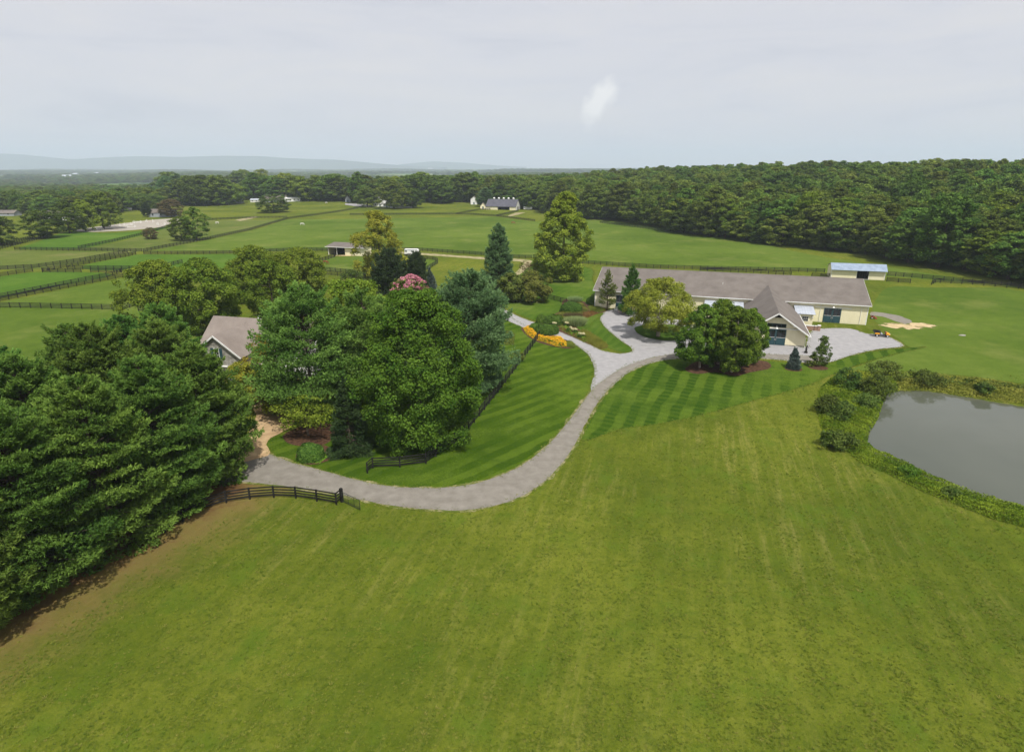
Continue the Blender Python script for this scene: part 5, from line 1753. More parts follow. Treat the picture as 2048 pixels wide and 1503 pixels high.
# ------------------------------------------------------------------ stone gabled house among the trees
def house():
    r = thing('stone_house', 'stone house with brown shingle roof and white trimmed gable among the trees', 'house', (-48.3, 98.2, 0), math.atan2(-0.24, 0.97))
    # front wing: gable facing -y, ridge running back
    hw, he, hr, dp = 4.3, 4.9, 8.0, 9.0
    fw = part(MB().extrude_y([(-hw, 0), (hw, 0), (hw, he), (0, hr), (-hw, he)], 0, 0.3), 'stone_gable', M['stone'], r)
    rng = np.random.default_rng(3)
    z = 0.1
    while z < hr - 0.4:                                    # courses of laid stone
        lim = hw if z < he else hw * (hr - z - 0.3) / (hr - he)
        x = -lim
        hgt = rng.uniform(0.16, 0.3)
        while x < lim - 0.25:
            w = rng.uniform(0.3, 0.7)
            if x + w > lim:
                w = lim - x
            if not (z > 4.0 and z < 6.2 and x + w > -1.2 and x < 1.2) and z > 3.2:
                part(MB().box(x + 0.012, x + w - 0.012, -rng.uniform(0.02, 0.05), -0.002, z + 0.01, z + hgt - 0.01), 'stone', M['stone'], fw)
            x += w
        z += hgt
    for s in (-1, 1):
        part(MB().box(s * hw - (0.3 if s > 0 else 0), s * hw + (0.3 if s < 0 else 0), 0.303, dp, 0, he), 'wall', M['stone'], r)
        q = [(s * (hw + 0.5), -0.45, he - 0.36 + 0.12), (0, -0.45, hr + 0.12), (0, dp + 3, hr + 0.12), (s * (hw + 0.5), dp + 3, he - 0.36 + 0.12)]
        part(MB().slab(q, 0.16), 'roof', M['house_roof'], r)
        part(MB().slab([(s * (hw + 0.5), -0.52, he - 0.22), (s * (hw + 0.5), -0.455, he - 0.22), (0, -0.455, hr + 0.14), (0, -0.52, hr + 0.14)], 0.26), 'rake_trim', M['white'], r)
    w = part(MB().box(-0.5, 0.5, -0.09, -0.06, 4.15, 5.9), 'window', M['white'], r)
    for i in range(2):
        for j in range(3):
            part(MB().box(-0.42 + i * 0.44, -0.02 + i * 0.44, -0.105, -0.092, 4.25 + j * 0.54, 4.72 + j * 0.54), 'pane', M['glass'], w)
    for s in (-1, 1):
        part(MB().box(s * 0.82 - 0.27, s * 0.82 + 0.27, -0.10, -0.06, 4.15, 5.9), 'shutter', M['teal'], r)
    part(MB().box(-0.6, 0.6, -0.16, -0.06, 4.0, 4.12), 'sill', M['white'], r)
    # main block behind, ridge across
    x0, x1, y0, y1, e2, r2 = -7.0, 13.0, 5.0, 14.0, 4.9, 8.7
    part(MB().box(x0, x1, y0, y0 + 0.3, 0, e2), 'wall', M['white'], r)
    part(MB().box(x0, x1, y1 - 0.3, y1, 0, e2), 'wall', M['white'], r)
    for x in (x0, x1 - 0.3):
        part(MB().extrude_x([(y0 + 0.3, 0), (y1 - 0.3, 0), (y1 - 0.3, e2), ((y0 + y1) / 2, r2 - 0.1), (y0 + 0.3, e2)], x, x + 0.3), 'gable_wall', M['white'], r)
    ym = (y0 + y1) / 2
    part(MB().slab([(x0 - 0.5, y0 - 0.5, e2 - 0.3), (x1 + 0.5, y0 - 0.5, e2 - 0.3), (x1 + 0.5, ym, r2 + 0.1), (x0 - 0.5, ym, r2 + 0.1)], 0.16), 'roof', M['house_roof'], r)
    part(MB().slab([(x0 - 0.5, ym, r2 + 0.1), (x1 + 0.5, ym, r2 + 0.1), (x1 + 0.5, y1 + 0.5, e2 - 0.3), (x0 - 0.5, y1 + 0.5, e2 - 0.3)], 0.16), 'roof', M['house_roof'], r)
    part(MB().box(x0 - 0.5, -hw - 0.6, y0 - 0.56, y0 - 0.503, e2 - 0.45, e2 - 0.3), 'gutter', M['white'], r)
    dm = part(MB().extrude_y([(5.2, e2), (9.2, e2), (9.2, 7.1), (7.2, 8.5), (5.2, 7.1)], 4.6, 9.0), 'dormer', M['white'], r)
    for s in (-1, 1):
        part(MB().slab([(7.2 + s * 2.4, 4.3, 6.95), (7.2, 4.3, 8.66), (7.2, 9.2, 8.66), (7.2 + s * 2.4, 9.2, 6.95)], 0.12), 'dormer_roof', M['house_roof'], dm)
    part(MB().tube([(2.6, 8.2, 7.4), (2.6, 8.2, 9.5)], 0.09, 7), 'vent_pipe', M['white'], r)
    part(MB().box(1.2, 3.4, -0.10, -0.06, 0.1, 2.5), 'garage_door', M['white'], r)
    part(MB().box(0.9, 4.2, -0.5, -0.06, 2.9, 3.05), 'pent_trim', M['white'], r)


house()

# ------------------------------------------------------------------ far buildings
def simple_house(name, label, cat, p, w, dpt, he, hr, rz=0.0, wall='white', roof='roof', windows=3, door=True, axis='x', group=None):
    g = G(*p)
    r = thing(name, label, cat, tuple(g), rz, group)
    if axis == 'x':
        part(MB().box(-w / 2, w / 2, 0, dpt, -0.5, he), 'wall', M[wall], r)
        for s in (-1, 1):
            part(MB().extrude_x([(0.02, he + 0.003), (dpt - 0.02, he + 0.003), (dpt / 2, hr - 0.1)], s * w / 2 - (0.2 if s > 0 else 0), s * w / 2 + (0 if s > 0 else 0.2)), 'gable_wall', M[wall], r)
            y = -0.4 if s < 0 else dpt + 0.4
            part(MB().slab([(-w / 2 - 0.4, y, he - 0.1), (w / 2 + 0.4, y, he - 0.1), (w / 2 + 0.4, dpt / 2, hr), (-w / 2 - 0.4, dpt / 2, hr)], 0.18), 'roof', M[roof], r)
    else:
        part(MB().extrude_y([(-w / 2, -0.5), (w / 2, -0.5), (w / 2, he), (0, hr - 0.1), (-w / 2, he)], 0, dpt), 'wall', M[wall], r)
        for s in (-1, 1):
            part(MB().slab([(s * (w / 2 + 0.4), -0.4, he - 0.2), (0, -0.4, hr + 0.08), (0, dpt + 0.4, hr + 0.08), (s * (w / 2 + 0.4), dpt + 0.4, he - 0.2)], 0.18), 'roof', M[roof], r)
    for k in range(windows):
        x = -w / 2 + w * (k + 0.5) / windows
        if door and k == windows // 2:
            continue
        part(MB().box(x - 0.5, x + 0.5, -0.05, -0.003, 1.0, min(2.4, he - 0.3)), 'window', M['glass'], r)
    if door:
        part(MB().box(-0.55, 0.55, -0.05, -0.003, 0, 2.1), 'door', M['teal'], r)
    return r


# dark roofed barn with five white ventilators
def far_barn():
    a, b = G(972, 419), G(1031, 420.5)
    L = np.linalg.norm((b - a)[:2])
    r = thing('far_barn', 'far cream barn with slate grey roof and five white ventilators', 'barn', tuple(a), math.atan2(b[1] - a[1], b[0] - a[0]))
    D, he, hr = 13.0, 2.9, 8.2
    d0, d1 = L * 0.40, L * 0.80
    for x0, x1 in ((0, d0), (d1, L)):
        part(MB().box(x0, x1, 0, 0.2, -0.4, he), 'front_wall', M['cream'], r)
    part(MB().box(0, L, D - 0.2, D, -0.4, he), 'rear_wall', M['cream'], r)
    part(MB().box(d0, d1, 3.0, 3.2, -0.4, he + 1), 'inner_wall', M['dark'], r)
    for x in (0, L - 0.2):
        part(MB().extrude_x([(0.2, -0.4), (D - 0.2, -0.4), (D - 0.2, he), (D / 2, hr - 0.1), (0.2, he)], x, x + 0.2), 'gable_wall', M['white'], r)
    rf = part(MB().slab([(-0.4, -0.5, he - 0.35), (L + 0.4, -0.5, he - 0.35), (L + 0.4, D / 2, hr), (-0.4, D / 2, hr)], 0.18), 'roof', M['roof_dark'], r)
    part(MB().slab([(-0.4, D / 2, hr), (L + 0.4, D / 2, hr), (L + 0.4, D + 0.5, he - 0.35), (-0.4, D + 0.5, he - 0.35)], 0.18), 'roof', M['roof_dark'], r)
    for k in range(5):
        x = L * (0.19 + 0.165 * k)
        v = part(MB().box(x - 0.6, x + 0.6, D / 2 - 0.6, D / 2 + 0.6, hr - 0.2, hr + 0.6), 'ventilator', M['white'], rf)
        part(MB().tube([(x, D / 2, hr + 0.6), (x, D / 2, hr + 1.0), (x, D / 2, hr + 1.4)], [1.1, 0.7, 0.05], 8), 'cap', M['white'], v)
    part(MB().box(L - 0.002, L + 0.03, D * 0.4, D * 0.6, 0, 2.4), 'door', M['dark'], r)


far_barn()
simple_house('cupola_hut', 'tiny cream hut with a finial beside the dark roofed barn', 'hut', (966, 418), 4.5, 4.5, 2.6, 5.4, 0.0, 'cream', 'roof', 1, True, 'y')
simple_house('white_house', 'white gabled house behind the large tree on the green', 'house', (760, 413), 11, 9, 5.0, 8.6, 0.15, 'white', 'roof', 3, True, 'y')
simple_house('white_garage', 'little white gabled outbuilding beside the white house', 'shed', (774, 414.5), 6, 5, 2.2, 4.2, 0.1, 'white', 'roof', 1, True, 'y')
simple_house('long_white_building', 'long low white building among trees on the green', 'building', (802, 415.5), 19, 7, 2.5, 3.6, -0.05, 'white', 'roof', 6, False)
simple_house('white_cottage', 'white cottage gable peeping out of the wood behind the paddocks', 'house', (948, 409), 6, 6, 5, 7.5, 0.0, 'white', 'roof', 1, True, 'y')
simple_house('gazebo_hut', 'small pointed garden hut beside the paved yard', 'hut', (696, 404.5), 5, 5, 2.6, 6.0, 0.0, 'grey', 'roof', 1, True, 'y')
simple_house('farmhouse', 'grey roofed farmhouse behind the dark round tree', 'house', (550, 404), 20, 9, 2.6, 6.4, 0.05, 'grey', 'roof', 4, True)
simple_house('long_white_shed', 'long white shed beside the grey roofed farmhouse', 'shed', (585, 403), 15, 5, 2.8, 4.0, 0.0, 'white', 'white', 4, False)
simple_house('white_garage', 'low white garage by the grove of the far farmhouse', 'shed', (509, 404.5), 8, 5, 2.2, 3.4, 0.0, 'white', 'tin', 2, False)
simple_house('tin_shed', 'long pale tin roofed shed under the rise', 'shed', (467, 407), 15, 7, 2.0, 4.2, 0.1, 'grey', 'tin', 3, False)
simple_house('grey_house', 'grey house behind the brownish tree at the arena', 'house', (322, 434), 16, 8, 3.0, 5.4, 0.1, 'grey', 'roof', 3, False)
simple_house('arena_house', 'long low grey roofed house hidden behind the arena oaks', 'house', (112, 441), 22, 9, 2.6, 6.0, 0.0, 'white', 'roof', 6, True)
simple_house('cream_barn', 'cream barn with green roof on the lowland pasture beyond the arena oaks', 'barn', (22, 418), 6.5, 13, 3.4, 5.2, -0.5, 'cream', 'teal', 1, False, 'y')
simple_house('low_shed', 'low grey shed near the cream barn', 'shed', (6, 432), 16, 8, 2.0, 4.0, 0.0, 'grey', 'roof', 2, False)
simple_house('pale_greenhouse', 'white tent like shelter beyond the arena trees', 'shed', (253, 421), 7, 3, 1.2, 2.0, 0.4, 'white', 'white', 2, False)
for a, b, w, lab in [(150, 352.5, 34, 'white farm building far out in the hazy woods, slanting roof'), (192, 350.0, 34, 'white boxy house far out in the hazy woods'), (134, 358.5, 34, 'long white house low in the hazy woods'),
                     (1090, 366, 34, 'row of pale houses in the woods beyond the tall sycamore'), (860, 340, 60, 'faint pale buildings on a far clearing'), (28, 388, 14, 'small white roof in the lowland woods')]:
    g = G(a, b)
    r = thing('distant_house', lab, 'house', (g[0], g[1], g[2] + 5), 0.3 * math.sin(a))
    hh = 0.22 * w
    part(MB().box(-w / 2, w / 2, 0, w * 0.4, -8, hh), 'wall', M['white'], r)
    for s in (-1, 1):
        part(MB().slab([(-w / 2 - 1, w * 0.2 + s * w * 0.24, hh - 0.3), (w / 2 + 1, w * 0.2 + s * w * 0.24, hh - 0.3), (w / 2 + 1, w * 0.2, hh * 1.8), (-w / 2 - 1, w * 0.2, hh * 1.8)], 0.4), 'roof', M['tin'], r)
    for k in range(4):
        part(MB().box(-w * 0.4 + k * w * 0.24, -w * 0.4 + k * w * 0.24 + w * 0.08, -0.1, -0.01, 1, hh * 0.8), 'window', M['glass'], r)
sheet('paved_yard', px([(690, 407), (720, 408), (742, 411), (740, 414), (712, 413), (690, 410)]), 0.25, M['gravel'], drape=True)

# ------------------------------------------------------------------ vehicles, animals, yard things
def wheel(parent, x, y, r, w, side):
    t = MB().disc((x, y, r), (0, 1, 0), r, w, 16).obj('wheel', M['rubber'], parent, 0.03)
    MB().disc((x, y + side * (w / 2 + 0.012), r), (0, 1, 0), r * 0.52, 0.04, 12).obj('rim', M['rim'], t)


def utv():
    a, b = G(1755.5, 673.5), G(1775.5, 675)
    r = thing('utility_vehicle', 'orange and black utility vehicle parked on the edge of the gravel court', 'vehicle', ((a[0] + b[0]) / 2, (a[1] + b[1]) / 2 + 0.5, 0.035), math.atan2(b[1] - a[1], b[0] - a[0]))
    for x in (-0.98, 0.98):
        for s in (-1, 1):
            wheel(r, x, s * 0.58, 0.31, 0.25, s)
    MB().box(-1.35, 1.3, -0.42, 0.42, 0.32, 0.5).obj('chassis', M['plastic'], r, 0.04)
    MB().hexa([(0.72, -0.60, 0.45), (1.50, -0.46, 0.45), (1.50, 0.46, 0.45), (0.72, 0.60, 0.45)], [(0.74, -0.55, 1.02), (1.36, -0.36, 0.80), (1.36, 0.36, 0.80), (0.74, 0.55, 1.02)]).obj('hood', M['orange'], r, 0.07)
    for s in (-1, 1):
        MB().hexa([(0.62, s * 0.50, 0.62), (1.36, s * 0.50, 0.62), (1.36, s * 0.74, 0.60), (0.62, s * 0.74, 0.60)], [(0.72, s * 0.50, 0.76), (1.26, s * 0.50, 0.72), (1.24, s * 0.72, 0.70), (0.74, s * 0.72, 0.74)]).obj('front_fender', M['orange'], r, 0.03)
        MB().hexa([(-1.45, s * 0.50, 0.62), (-0.50, s * 0.50, 0.62), (-0.50, s * 0.74, 0.60), (-1.45, s * 0.74, 0.60)], [(-1.40, s * 0.50, 0.88), (-0.58, s * 0.50, 0.88), (-0.60, s * 0.72, 0.84), (-1.38, s * 0.72, 0.84)]).obj('rear_fender', M['orange'], r, 0.03)
        MB().disc((1.47, s * 0.3, 0.66), (1, 0, 0), 0.08, 0.06, 10).obj('headlight', M['rim'], r)
        MB().tube([(-0.35, s * 0.56, 0.5), (-0.48, s * 0.54, 1.38), (-0.45, s * 0.3, 1.42)], 0.025, 6).obj('seat_hoop', M['plastic'], r)
    MB().box(-0.45, 0.6, -0.55, 0.55, 0.42, 0.47).obj('footwell', M['plastic'], r)
    for y in (-0.29, 0.29):
        s = MB().box(-0.45, 0.05, y - 0.24, y + 0.24, 0.5, 0.76).obj('seat', M['grey'], r, 0.05)
        MB().hexa([(-0.5, y - 0.24, 0.76), (-0.36, y - 0.24, 0.76), (-0.36, y + 0.24, 0.76), (-0.5, y + 0.24, 0.76)], [(-0.58, y - 0.22, 1.22), (-0.46, y - 0.22, 1.22), (-0.46, y + 0.22, 1.22), (-0.58, y + 0.22, 1.22)]).obj('backrest', M['plastic'], s, 0.04)
    bed = MB().box(-1.62, -0.62, -0.66, 0.66, 0.885, 0.94).obj('cargo_bed', M['plastic'], r)
    for q in ((-1.62, -0.62, -0.68, -0.63), (-1.62, -0.62, 0.63, 0.68), (-1.66, -1.60, -0.66, 0.66), (-0.66, -0.61, -0.66, 0.66)):
        MB().box(*q, 0.90, 1.22).obj('bed_side', M['plastic'], bed)
    m = MB()
    for k in range(16):
        t0, t1 = k * math.pi / 8, (k + 1) * math.pi / 8
        f = lambda t: (0.42 + 0.07 * math.sin(t), 0.29 + 0.17 * math.cos(t), 1.0 + 0.15 * math.sin(t))
        m.tube([f(t0), f(t1)], 0.018, 5, False)
    m.tube([(0.42, 0.29, 1.0), (0.66, 0.29, 0.8)], 0.02, 5)
    m.obj('steering_wheel', M['plastic'], r)
    MB().box(0.60, 0.74, -0.52, 0.52, 0.70, 1.05).obj('dashboard', M['red'], r, 0.03)


utv()


def trailer(p, label, L=5.2, rz=0.0, sc=1.0):
    g = G(*p)
    r = thing('horse_trailer', label, 'trailer', (g[0], g[1], g[2] + 0.02), rz)
    prof = [(-L / 2, 0.42), (L / 2 - 0.5, 0.42), (L / 2, 0.95), (L / 2, 1.75), (L / 2 - 0.25, 2.25), (-L / 2, 2.25)]
    MB().extrude_y(prof, -1.0, 1.0).obj('body', M['white'], r, 0.05)
    MB().box(-L / 2 + 0.05, L / 2 - 0.45, -0.98, 0.98, 2.252, 2.38).obj('roof', M['white'], r, 0.05)
    for s in (-1, 1):
        y = s * 1.003
        st = MB().box(-L / 2 + 0.02, L / 2 - 0.3, min(y, y + s * 0.02), max(y, y + s * 0.02), 1.95, 2.15).obj('stripe', M['blue_grey'], r)
        for x, w in ((-L / 2 + 0.6, 0.9), (0.05, 0.32), (0.95, 0.32)):
            f = MB().box(x - w / 2 - 0.05, x + w / 2 + 0.05, min(y, y + s * 0.025), max(y, y + s * 0.025), 1.28, 1.78).obj('window', M['grey'], r)
            MB().box(x - w / 2, x + w / 2, min(y + s * 0.027, y + s * 0.035), max(y + s * 0.027, y + s * 0.035), 1.33, 1.73).obj('pane', M['glass'], f)
        MB().box(-1.75, 0.15, min(y, y + s * 0.16), max(y, y + s * 0.16), 0.80, 0.90).obj('wheel_arch', M['white'], r)
        for x in (-1.25, -0.40):
            wheel(r, x, s * 0.98, 0.36, 0.24, s)
    MB().box(-L / 2 - 0.05, -L / 2 - 0.003, -0.95, 0.95, 0.5, 1.5).obj('ramp_door', M['grey'], r)  # shade on the white rear end put into the colour as grey
    MB().box(-L / 2 - 0.03, -L / 2 - 0.003, -0.9, 0.9, 1.55, 2.15).obj('rear_opening', M['glass'], r)
    MB().tube([(L / 2 - 0.4, -0.5, 0.45), (L / 2 + 1.0, 0, 0.48)], 0.05, 6).tube([(L / 2 - 0.4, 0.5, 0.45), (L / 2 + 1.0, 0, 0.48)], 0.05, 6).obj('drawbar', M['plastic'], r)
    MB().tube([(L / 2 + 0.8, 0, 0.0), (L / 2 + 0.8, 0, 0.8)], 0.05, 6).obj('jockey_stand', M['plastic'], r)
    r.scale = (sc, sc, sc)


trailer((824, 509.5), 'white two horse trailer with blue grey stripe on the meadow track', 5.6, -0.10)
trailer((1056, 419.5), 'far white trailer parked beside the dark roofed barn', 7.0, -0.1)


def horse_mesh(name, graze=True):
    m = bpy.data.meshes.new(name)
    J = [((0.0, 0, 1.15), .27), ((0.45, 0, 1.17), .26), ((0.75, 0, 1.22), .24), ((-0.45, 0, 1.16), .27), ((-0.75, 0, 1.2), .24)]
    if graze:
        J += [((1.05, 0, 1.1), .17), ((1.32, 0, 0.72), .13), ((1.48, 0, 0.42), .11), ((1.58, 0, 0.14), .07)]
    else:
        J += [((1.0, 0, 1.45), .17), ((1.2, 0, 1.75), .13), ((1.32, 0, 1.92), .11), ((1.6, 0, 1.72), .07)]
    E = [(0, 1), (1, 2), (0, 3), (3, 4), (2, 5), (5, 6), (6, 7), (7, 8)]
    for s in (-1, 1):
        b = len(J)
        J += [((0.66, s * 0.17, 0.92), .13), ((0.68, s * 0.17, 0.52), .065), ((0.66, s * 0.17, 0.14), .045), ((0.72, s * 0.17, 0.04), .06)]
        E += [(2, b), (b, b + 1), (b + 1, b + 2), (b + 2, b + 3)]
        b = len(J)
        J += [((-0.70, s * 0.17, 0.90), .16), ((-0.60, s * 0.17, 0.66), .10), ((-0.80, s * 0.17, 0.46), .06), ((-0.76, s * 0.17, 0.12), .045), ((-0.70, s * 0.17, 0.04), .06)]
        E += [(4, b), (b, b + 1), (b + 1, b + 2), (b + 2, b + 3), (b + 3, b + 4)]
    b = len(J)
    J += [((-1.0, 0, 1.15), .06), ((-1.08, 0, 0.6), .05)]
    E += [(4, b), (b, b + 1)]
    m.from_pydata([j[0] for j in J], E, [])
    return m, [j[1] for j in J]


def horse(p, label, coat, rz, graze=True, name='horse'):
    m, rad = horse_mesh(name, graze)
    g = G(*p)
    o = link(name, m, coat, None, (g[0], g[1], g[2]), rz)
    o.modifiers.new('skin', 'SKIN')
    for i, s in enumerate(m.skin_vertices[0].data):
        s.radius = (rad[i], rad[i])
        s.use_root = i == 0
    sub = o.modifiers.new('subdivision', 'SUBSURF')
    sub.levels = sub.render_levels = 1
    tag(o, label, 'horse')
    ex = 1.36 if graze else 1.26
    ez = 0.86 if graze else 1.95
    mane = MB()
    a, b = ((0.95, 0, 1.36), (1.40, 0, 0.80)) if graze else ((0.8, 0, 1.5), (1.22, 0, 2.0))
    mane.tube([a, tuple((np.array(a) + np.array(b)) / 2 + np.array([0.03, 0, 0.05])), b], [0.05, 0.07, 0.03], 6)
    mane.obj('mane', M['plastic'] if coat is M['chestnut'] else M['white'], o)
    for s in (-1, 1):
        MB().tube([(ex, s * 0.06, ez - 0.05), (ex + 0.01, s * 0.09, ez + 0.14)], [0.05, 0.01], 5).obj('ear', coat, o)
    return o


horse((651, 528.5), 'chestnut horse grazing in the small paddock by the open shed', M['chestnut'], -0.35)
horse((604, 450.5), 'pale grey horse standing alone in the big meadow', M['grey_coat'], 0.1, True)
horse((653, 407.2), 'pale grey horse on the ridge pasture below the far wood', M['grey_coat'], 2.8, True)
horse((435, 448), 'pale grey horse in the dull pasture beside the riding arena', M['grey_coat'], 3.0, True)
horse((1026, 448), 'brown horse grazing below the dark roofed barn', M['chestnut'], 0.2, True)


def jump(p, rz, label, wcol='white', n=3, w=3.6, wing=0.8):
    g = G(*p)
    r = thing('show_jump', label, 'jump', (g[0], g[1], 0.05), rz)
    for s in (-1, 1):
        x = s * w / 2
        m = MB().box(x - 0.07, x + 0.07, -0.07, 0.07, 0, 1.7).box(x + s * wing - 0.06, x + s * wing + 0.06, -0.06, 0.06, 0, 1.25)
        m.box(min(x, x + s * wing), max(x, x + s * wing), -0.03, 0.03, 0.35, 0.5).box(min(x, x + s * wing), max(x, x + s * wing), -0.03, 0.03, 0.95, 1.1)
        m.box(x - 0.05, x + 0.05, -0.5, 0.5, 0, 0.1)
        m.obj('standard', M['white'], r)
    for k in range(n):
        z = 0.35 + 0.35 * k
        MB().tube([(-w / 2, 0.08, z), (w / 2, 0.08, z)], 0.06, 7).obj('pole', M[wcol], r)


for p, rz, lab, c, n in [((197, 460), 0.1, 'white show jump with a low gate at the near side of the arena', 'white', 3), ((215, 455), 0.3, 'white show jump with buff poles near the oaks', 'pinkish', 3),
                         ((235, 453), 1.3, 'white show jump set nearly end on in the middle of the arena', 'white', 2), ((256, 451), 0.2, 'wide white oxer in the middle of the arena', 'white', 2),
                         ((275, 446), 0.2, 'tall white show jump with a plank near the cedar', 'white', 3), ((300, 444), 0.0, 'buff coloured show jump at the far end of the arena', 'pinkish', 3),
                         ((323, 450), 0.1, 'white show jump by the fence at the far end of the arena', 'white', 1), ((262, 455), 0.5, 'low white cavaletti in the open of the arena', 'white', 1)]:
    jump(p, rz, lab, c, n)


# things before the stable door
def yard_items():
    q = G(1239.5, 625)
    r = thing('plinth_sign', 'white notice board on a pale plinth before the stable door', 'sign', tuple(q), ST_A)
    MB().box(-0.42, 0.42, -0.3, 0.3, 0, 0.75).obj('plinth', M['pinkish'], r, 0.03)
    MB().box(-0.55, 0.55, -0.42, 0.42, 0.753, 0.95).obj('cap', M['roof'], r, 0.02)
    MB().box(-0.03, 0.03, -0.03, 0.03, 0.953, 1.7).obj('post', M['bronze'], r)
    MB().box(-0.36, 0.36, -0.06, -0.033, 1.05, 1.75).obj('board', M['white'], r)
    q = G(1232.5, 622.5)
    r = thing('garden_chair', 'white slatted garden chair beside the notice board', 'chair', tuple(q), ST_A - 0.3)
    for x in (-0.3, 0.3):
        for y in (-0.3, 0.3):
            MB().box(x - 0.04, x + 0.04, y - 0.04, y + 0.04, 0, 0.4).obj('leg', M['white'], r)
    MB().box(-0.36, 0.36, -0.38, 0.36, 0.403, 0.46).obj('seat', M['white'], r)
    for k in range(5):
        x = -0.28 + k * 0.14
        h_ = 1.18 - 0.6 * abs(x)
        MB().hexa([(x - 0.06, 0.33, 0.463), (x + 0.06, 0.33, 0.463), (x + 0.06, 0.36, 0.463), (x - 0.06, 0.36, 0.463)], [(x - 0.06, 0.52, h_), (x + 0.06, 0.52, h_), (x + 0.06, 0.55, h_), (x - 0.06, 0.55, h_)]).obj('back_slat', M['white'], r)
    for x in (-0.38, 0.38):
        MB().box(x - 0.07, x + 0.07, -0.36, 0.4, 0.64, 0.68).obj('armrest', M['white'], r)
        MB().box(x - 0.03, x + 0.03, -0.34, -0.28, 0.403, 0.638).obj('arm_support', M['white'], r)
    q = G(1245.5, 623.5)
    r = thing('flower_pot', 'pale flower pot with grey green foliage beside the notice board', 'pot', tuple(q), 0)
    MB().tube([(0, 0, 0), (0, 0, 0.5), (0, 0, 0.55)], [0.2, 0.32, 0.34], 12).obj('pot', M['flower_cream'] if False else M['mower_pale'], r)
    cr_, _, _ = deciduous('foliage', 0.9, 0.45, 0.0, 'round', 16, 26, 0.08, 501)
    link('foliage', cr_, M['orn_grass'], r, (0, 0, 0.5))
    q = G(1611, 705.5)
    r = thing('hitching_post', 'dark metal hitching figure at the corner of the stable wing', 'statue', (q[0], q[1] - 0.1, 0.04), ST_A)
    MB().box(-0.28, 0.28, -0.28, 0.28, 0, 0.32).obj('base', M['bronze'], r, 0.03)
    MB().tube([(0, 0, 0.32), (0.02, 0, 0.7), (-0.02, 0, 1.0), (0.05, 0, 1.25)], [0.15, 0.2, 0.17, 0.1], 9).obj('figure', M['bronze'], r)
    MB().tube([(0.05, 0, 1.2), (0.07, 0, 1.34), (0.08, 0, 1.52)], [0.1, 0.16, 0.05], 9).tube([(0, 0.05, 1.05), (0.25, -0.15, 1.15), (0.42, -0.2, 1.1)], [0.06, 0.05, 0.04], 6).obj('head_and_arm', M['bronze'], r)
    q = G(1744, 637)
    r = thing('garden_tiller', 'small faded red machine with wheels against the end of the stable', 'machine', tuple(q), ST_A)
    wheel(r, -0.1, 0.34, 0.25, 0.14, 1)
    wheel(r, -0.1, -0.34, 0.25, 0.14, -1)
    MB().box(-0.35, 0.5, -0.25, 0.25, 0.3, 0.62).obj('engine_housing', M['red'], r, 0.05)
    MB().box(-0.2, 0.2, -0.2, 0.2, 0.623, 0.8).obj('engine', M['plastic'], r, 0.04)
    MB().tube([(-0.3, 0.2, 0.55), (-1.0, 0.25, 1.05)], 0.025, 6).tube([(-0.3, -0.2, 0.55), (-1.0, -0.25, 1.05)], 0.025, 6).obj('handlebar', M['plastic'], r)
    MB().hexa([(0.5, -0.4, 0.05), (1.05, -0.4, 0.05), (1.05, 0.4, 0.05), (0.5, 0.4, 0.05)], [(0.5, -0.35, 0.5), (0.9, -0.35, 0.35), (0.9, 0.35, 0.35), (0.5, 0.35, 0.5)]).obj('tine_guard', M['red'], r, 0.03)
    q = G(1925, 671)
    rngq = np.random.default_rng(4)
    m = MB()
    n = 14
    ring = lambda z, k: [(k * (1.0 + 0.2 * math.sin(3 * t)) * math.cos(t) * 0.75, k * math.sin(t) * 0.4, z) for t in np.linspace(0, 2 * math.pi, n + 1)[:-1]]
    vs = ring(-0.1, 1.0) + ring(0.12, 0.95) + ring(0.22, 0.55)
    fs = [tuple(range(2 * n, 3 * n))] + [(k * n + i, k * n + (i + 1) % n, (k + 1) * n + (i + 1) % n, (k + 1) * n + i) for k in range(2) for i in range(n)]
    m.add(vs, fs)
    o = m.obj('rock', M['mower_pale'], None, 0, (q[0], q[1], 0))
    tag(o, 'flat pale rock outcrop in the grass above the pond', 'rock')


yard_items()

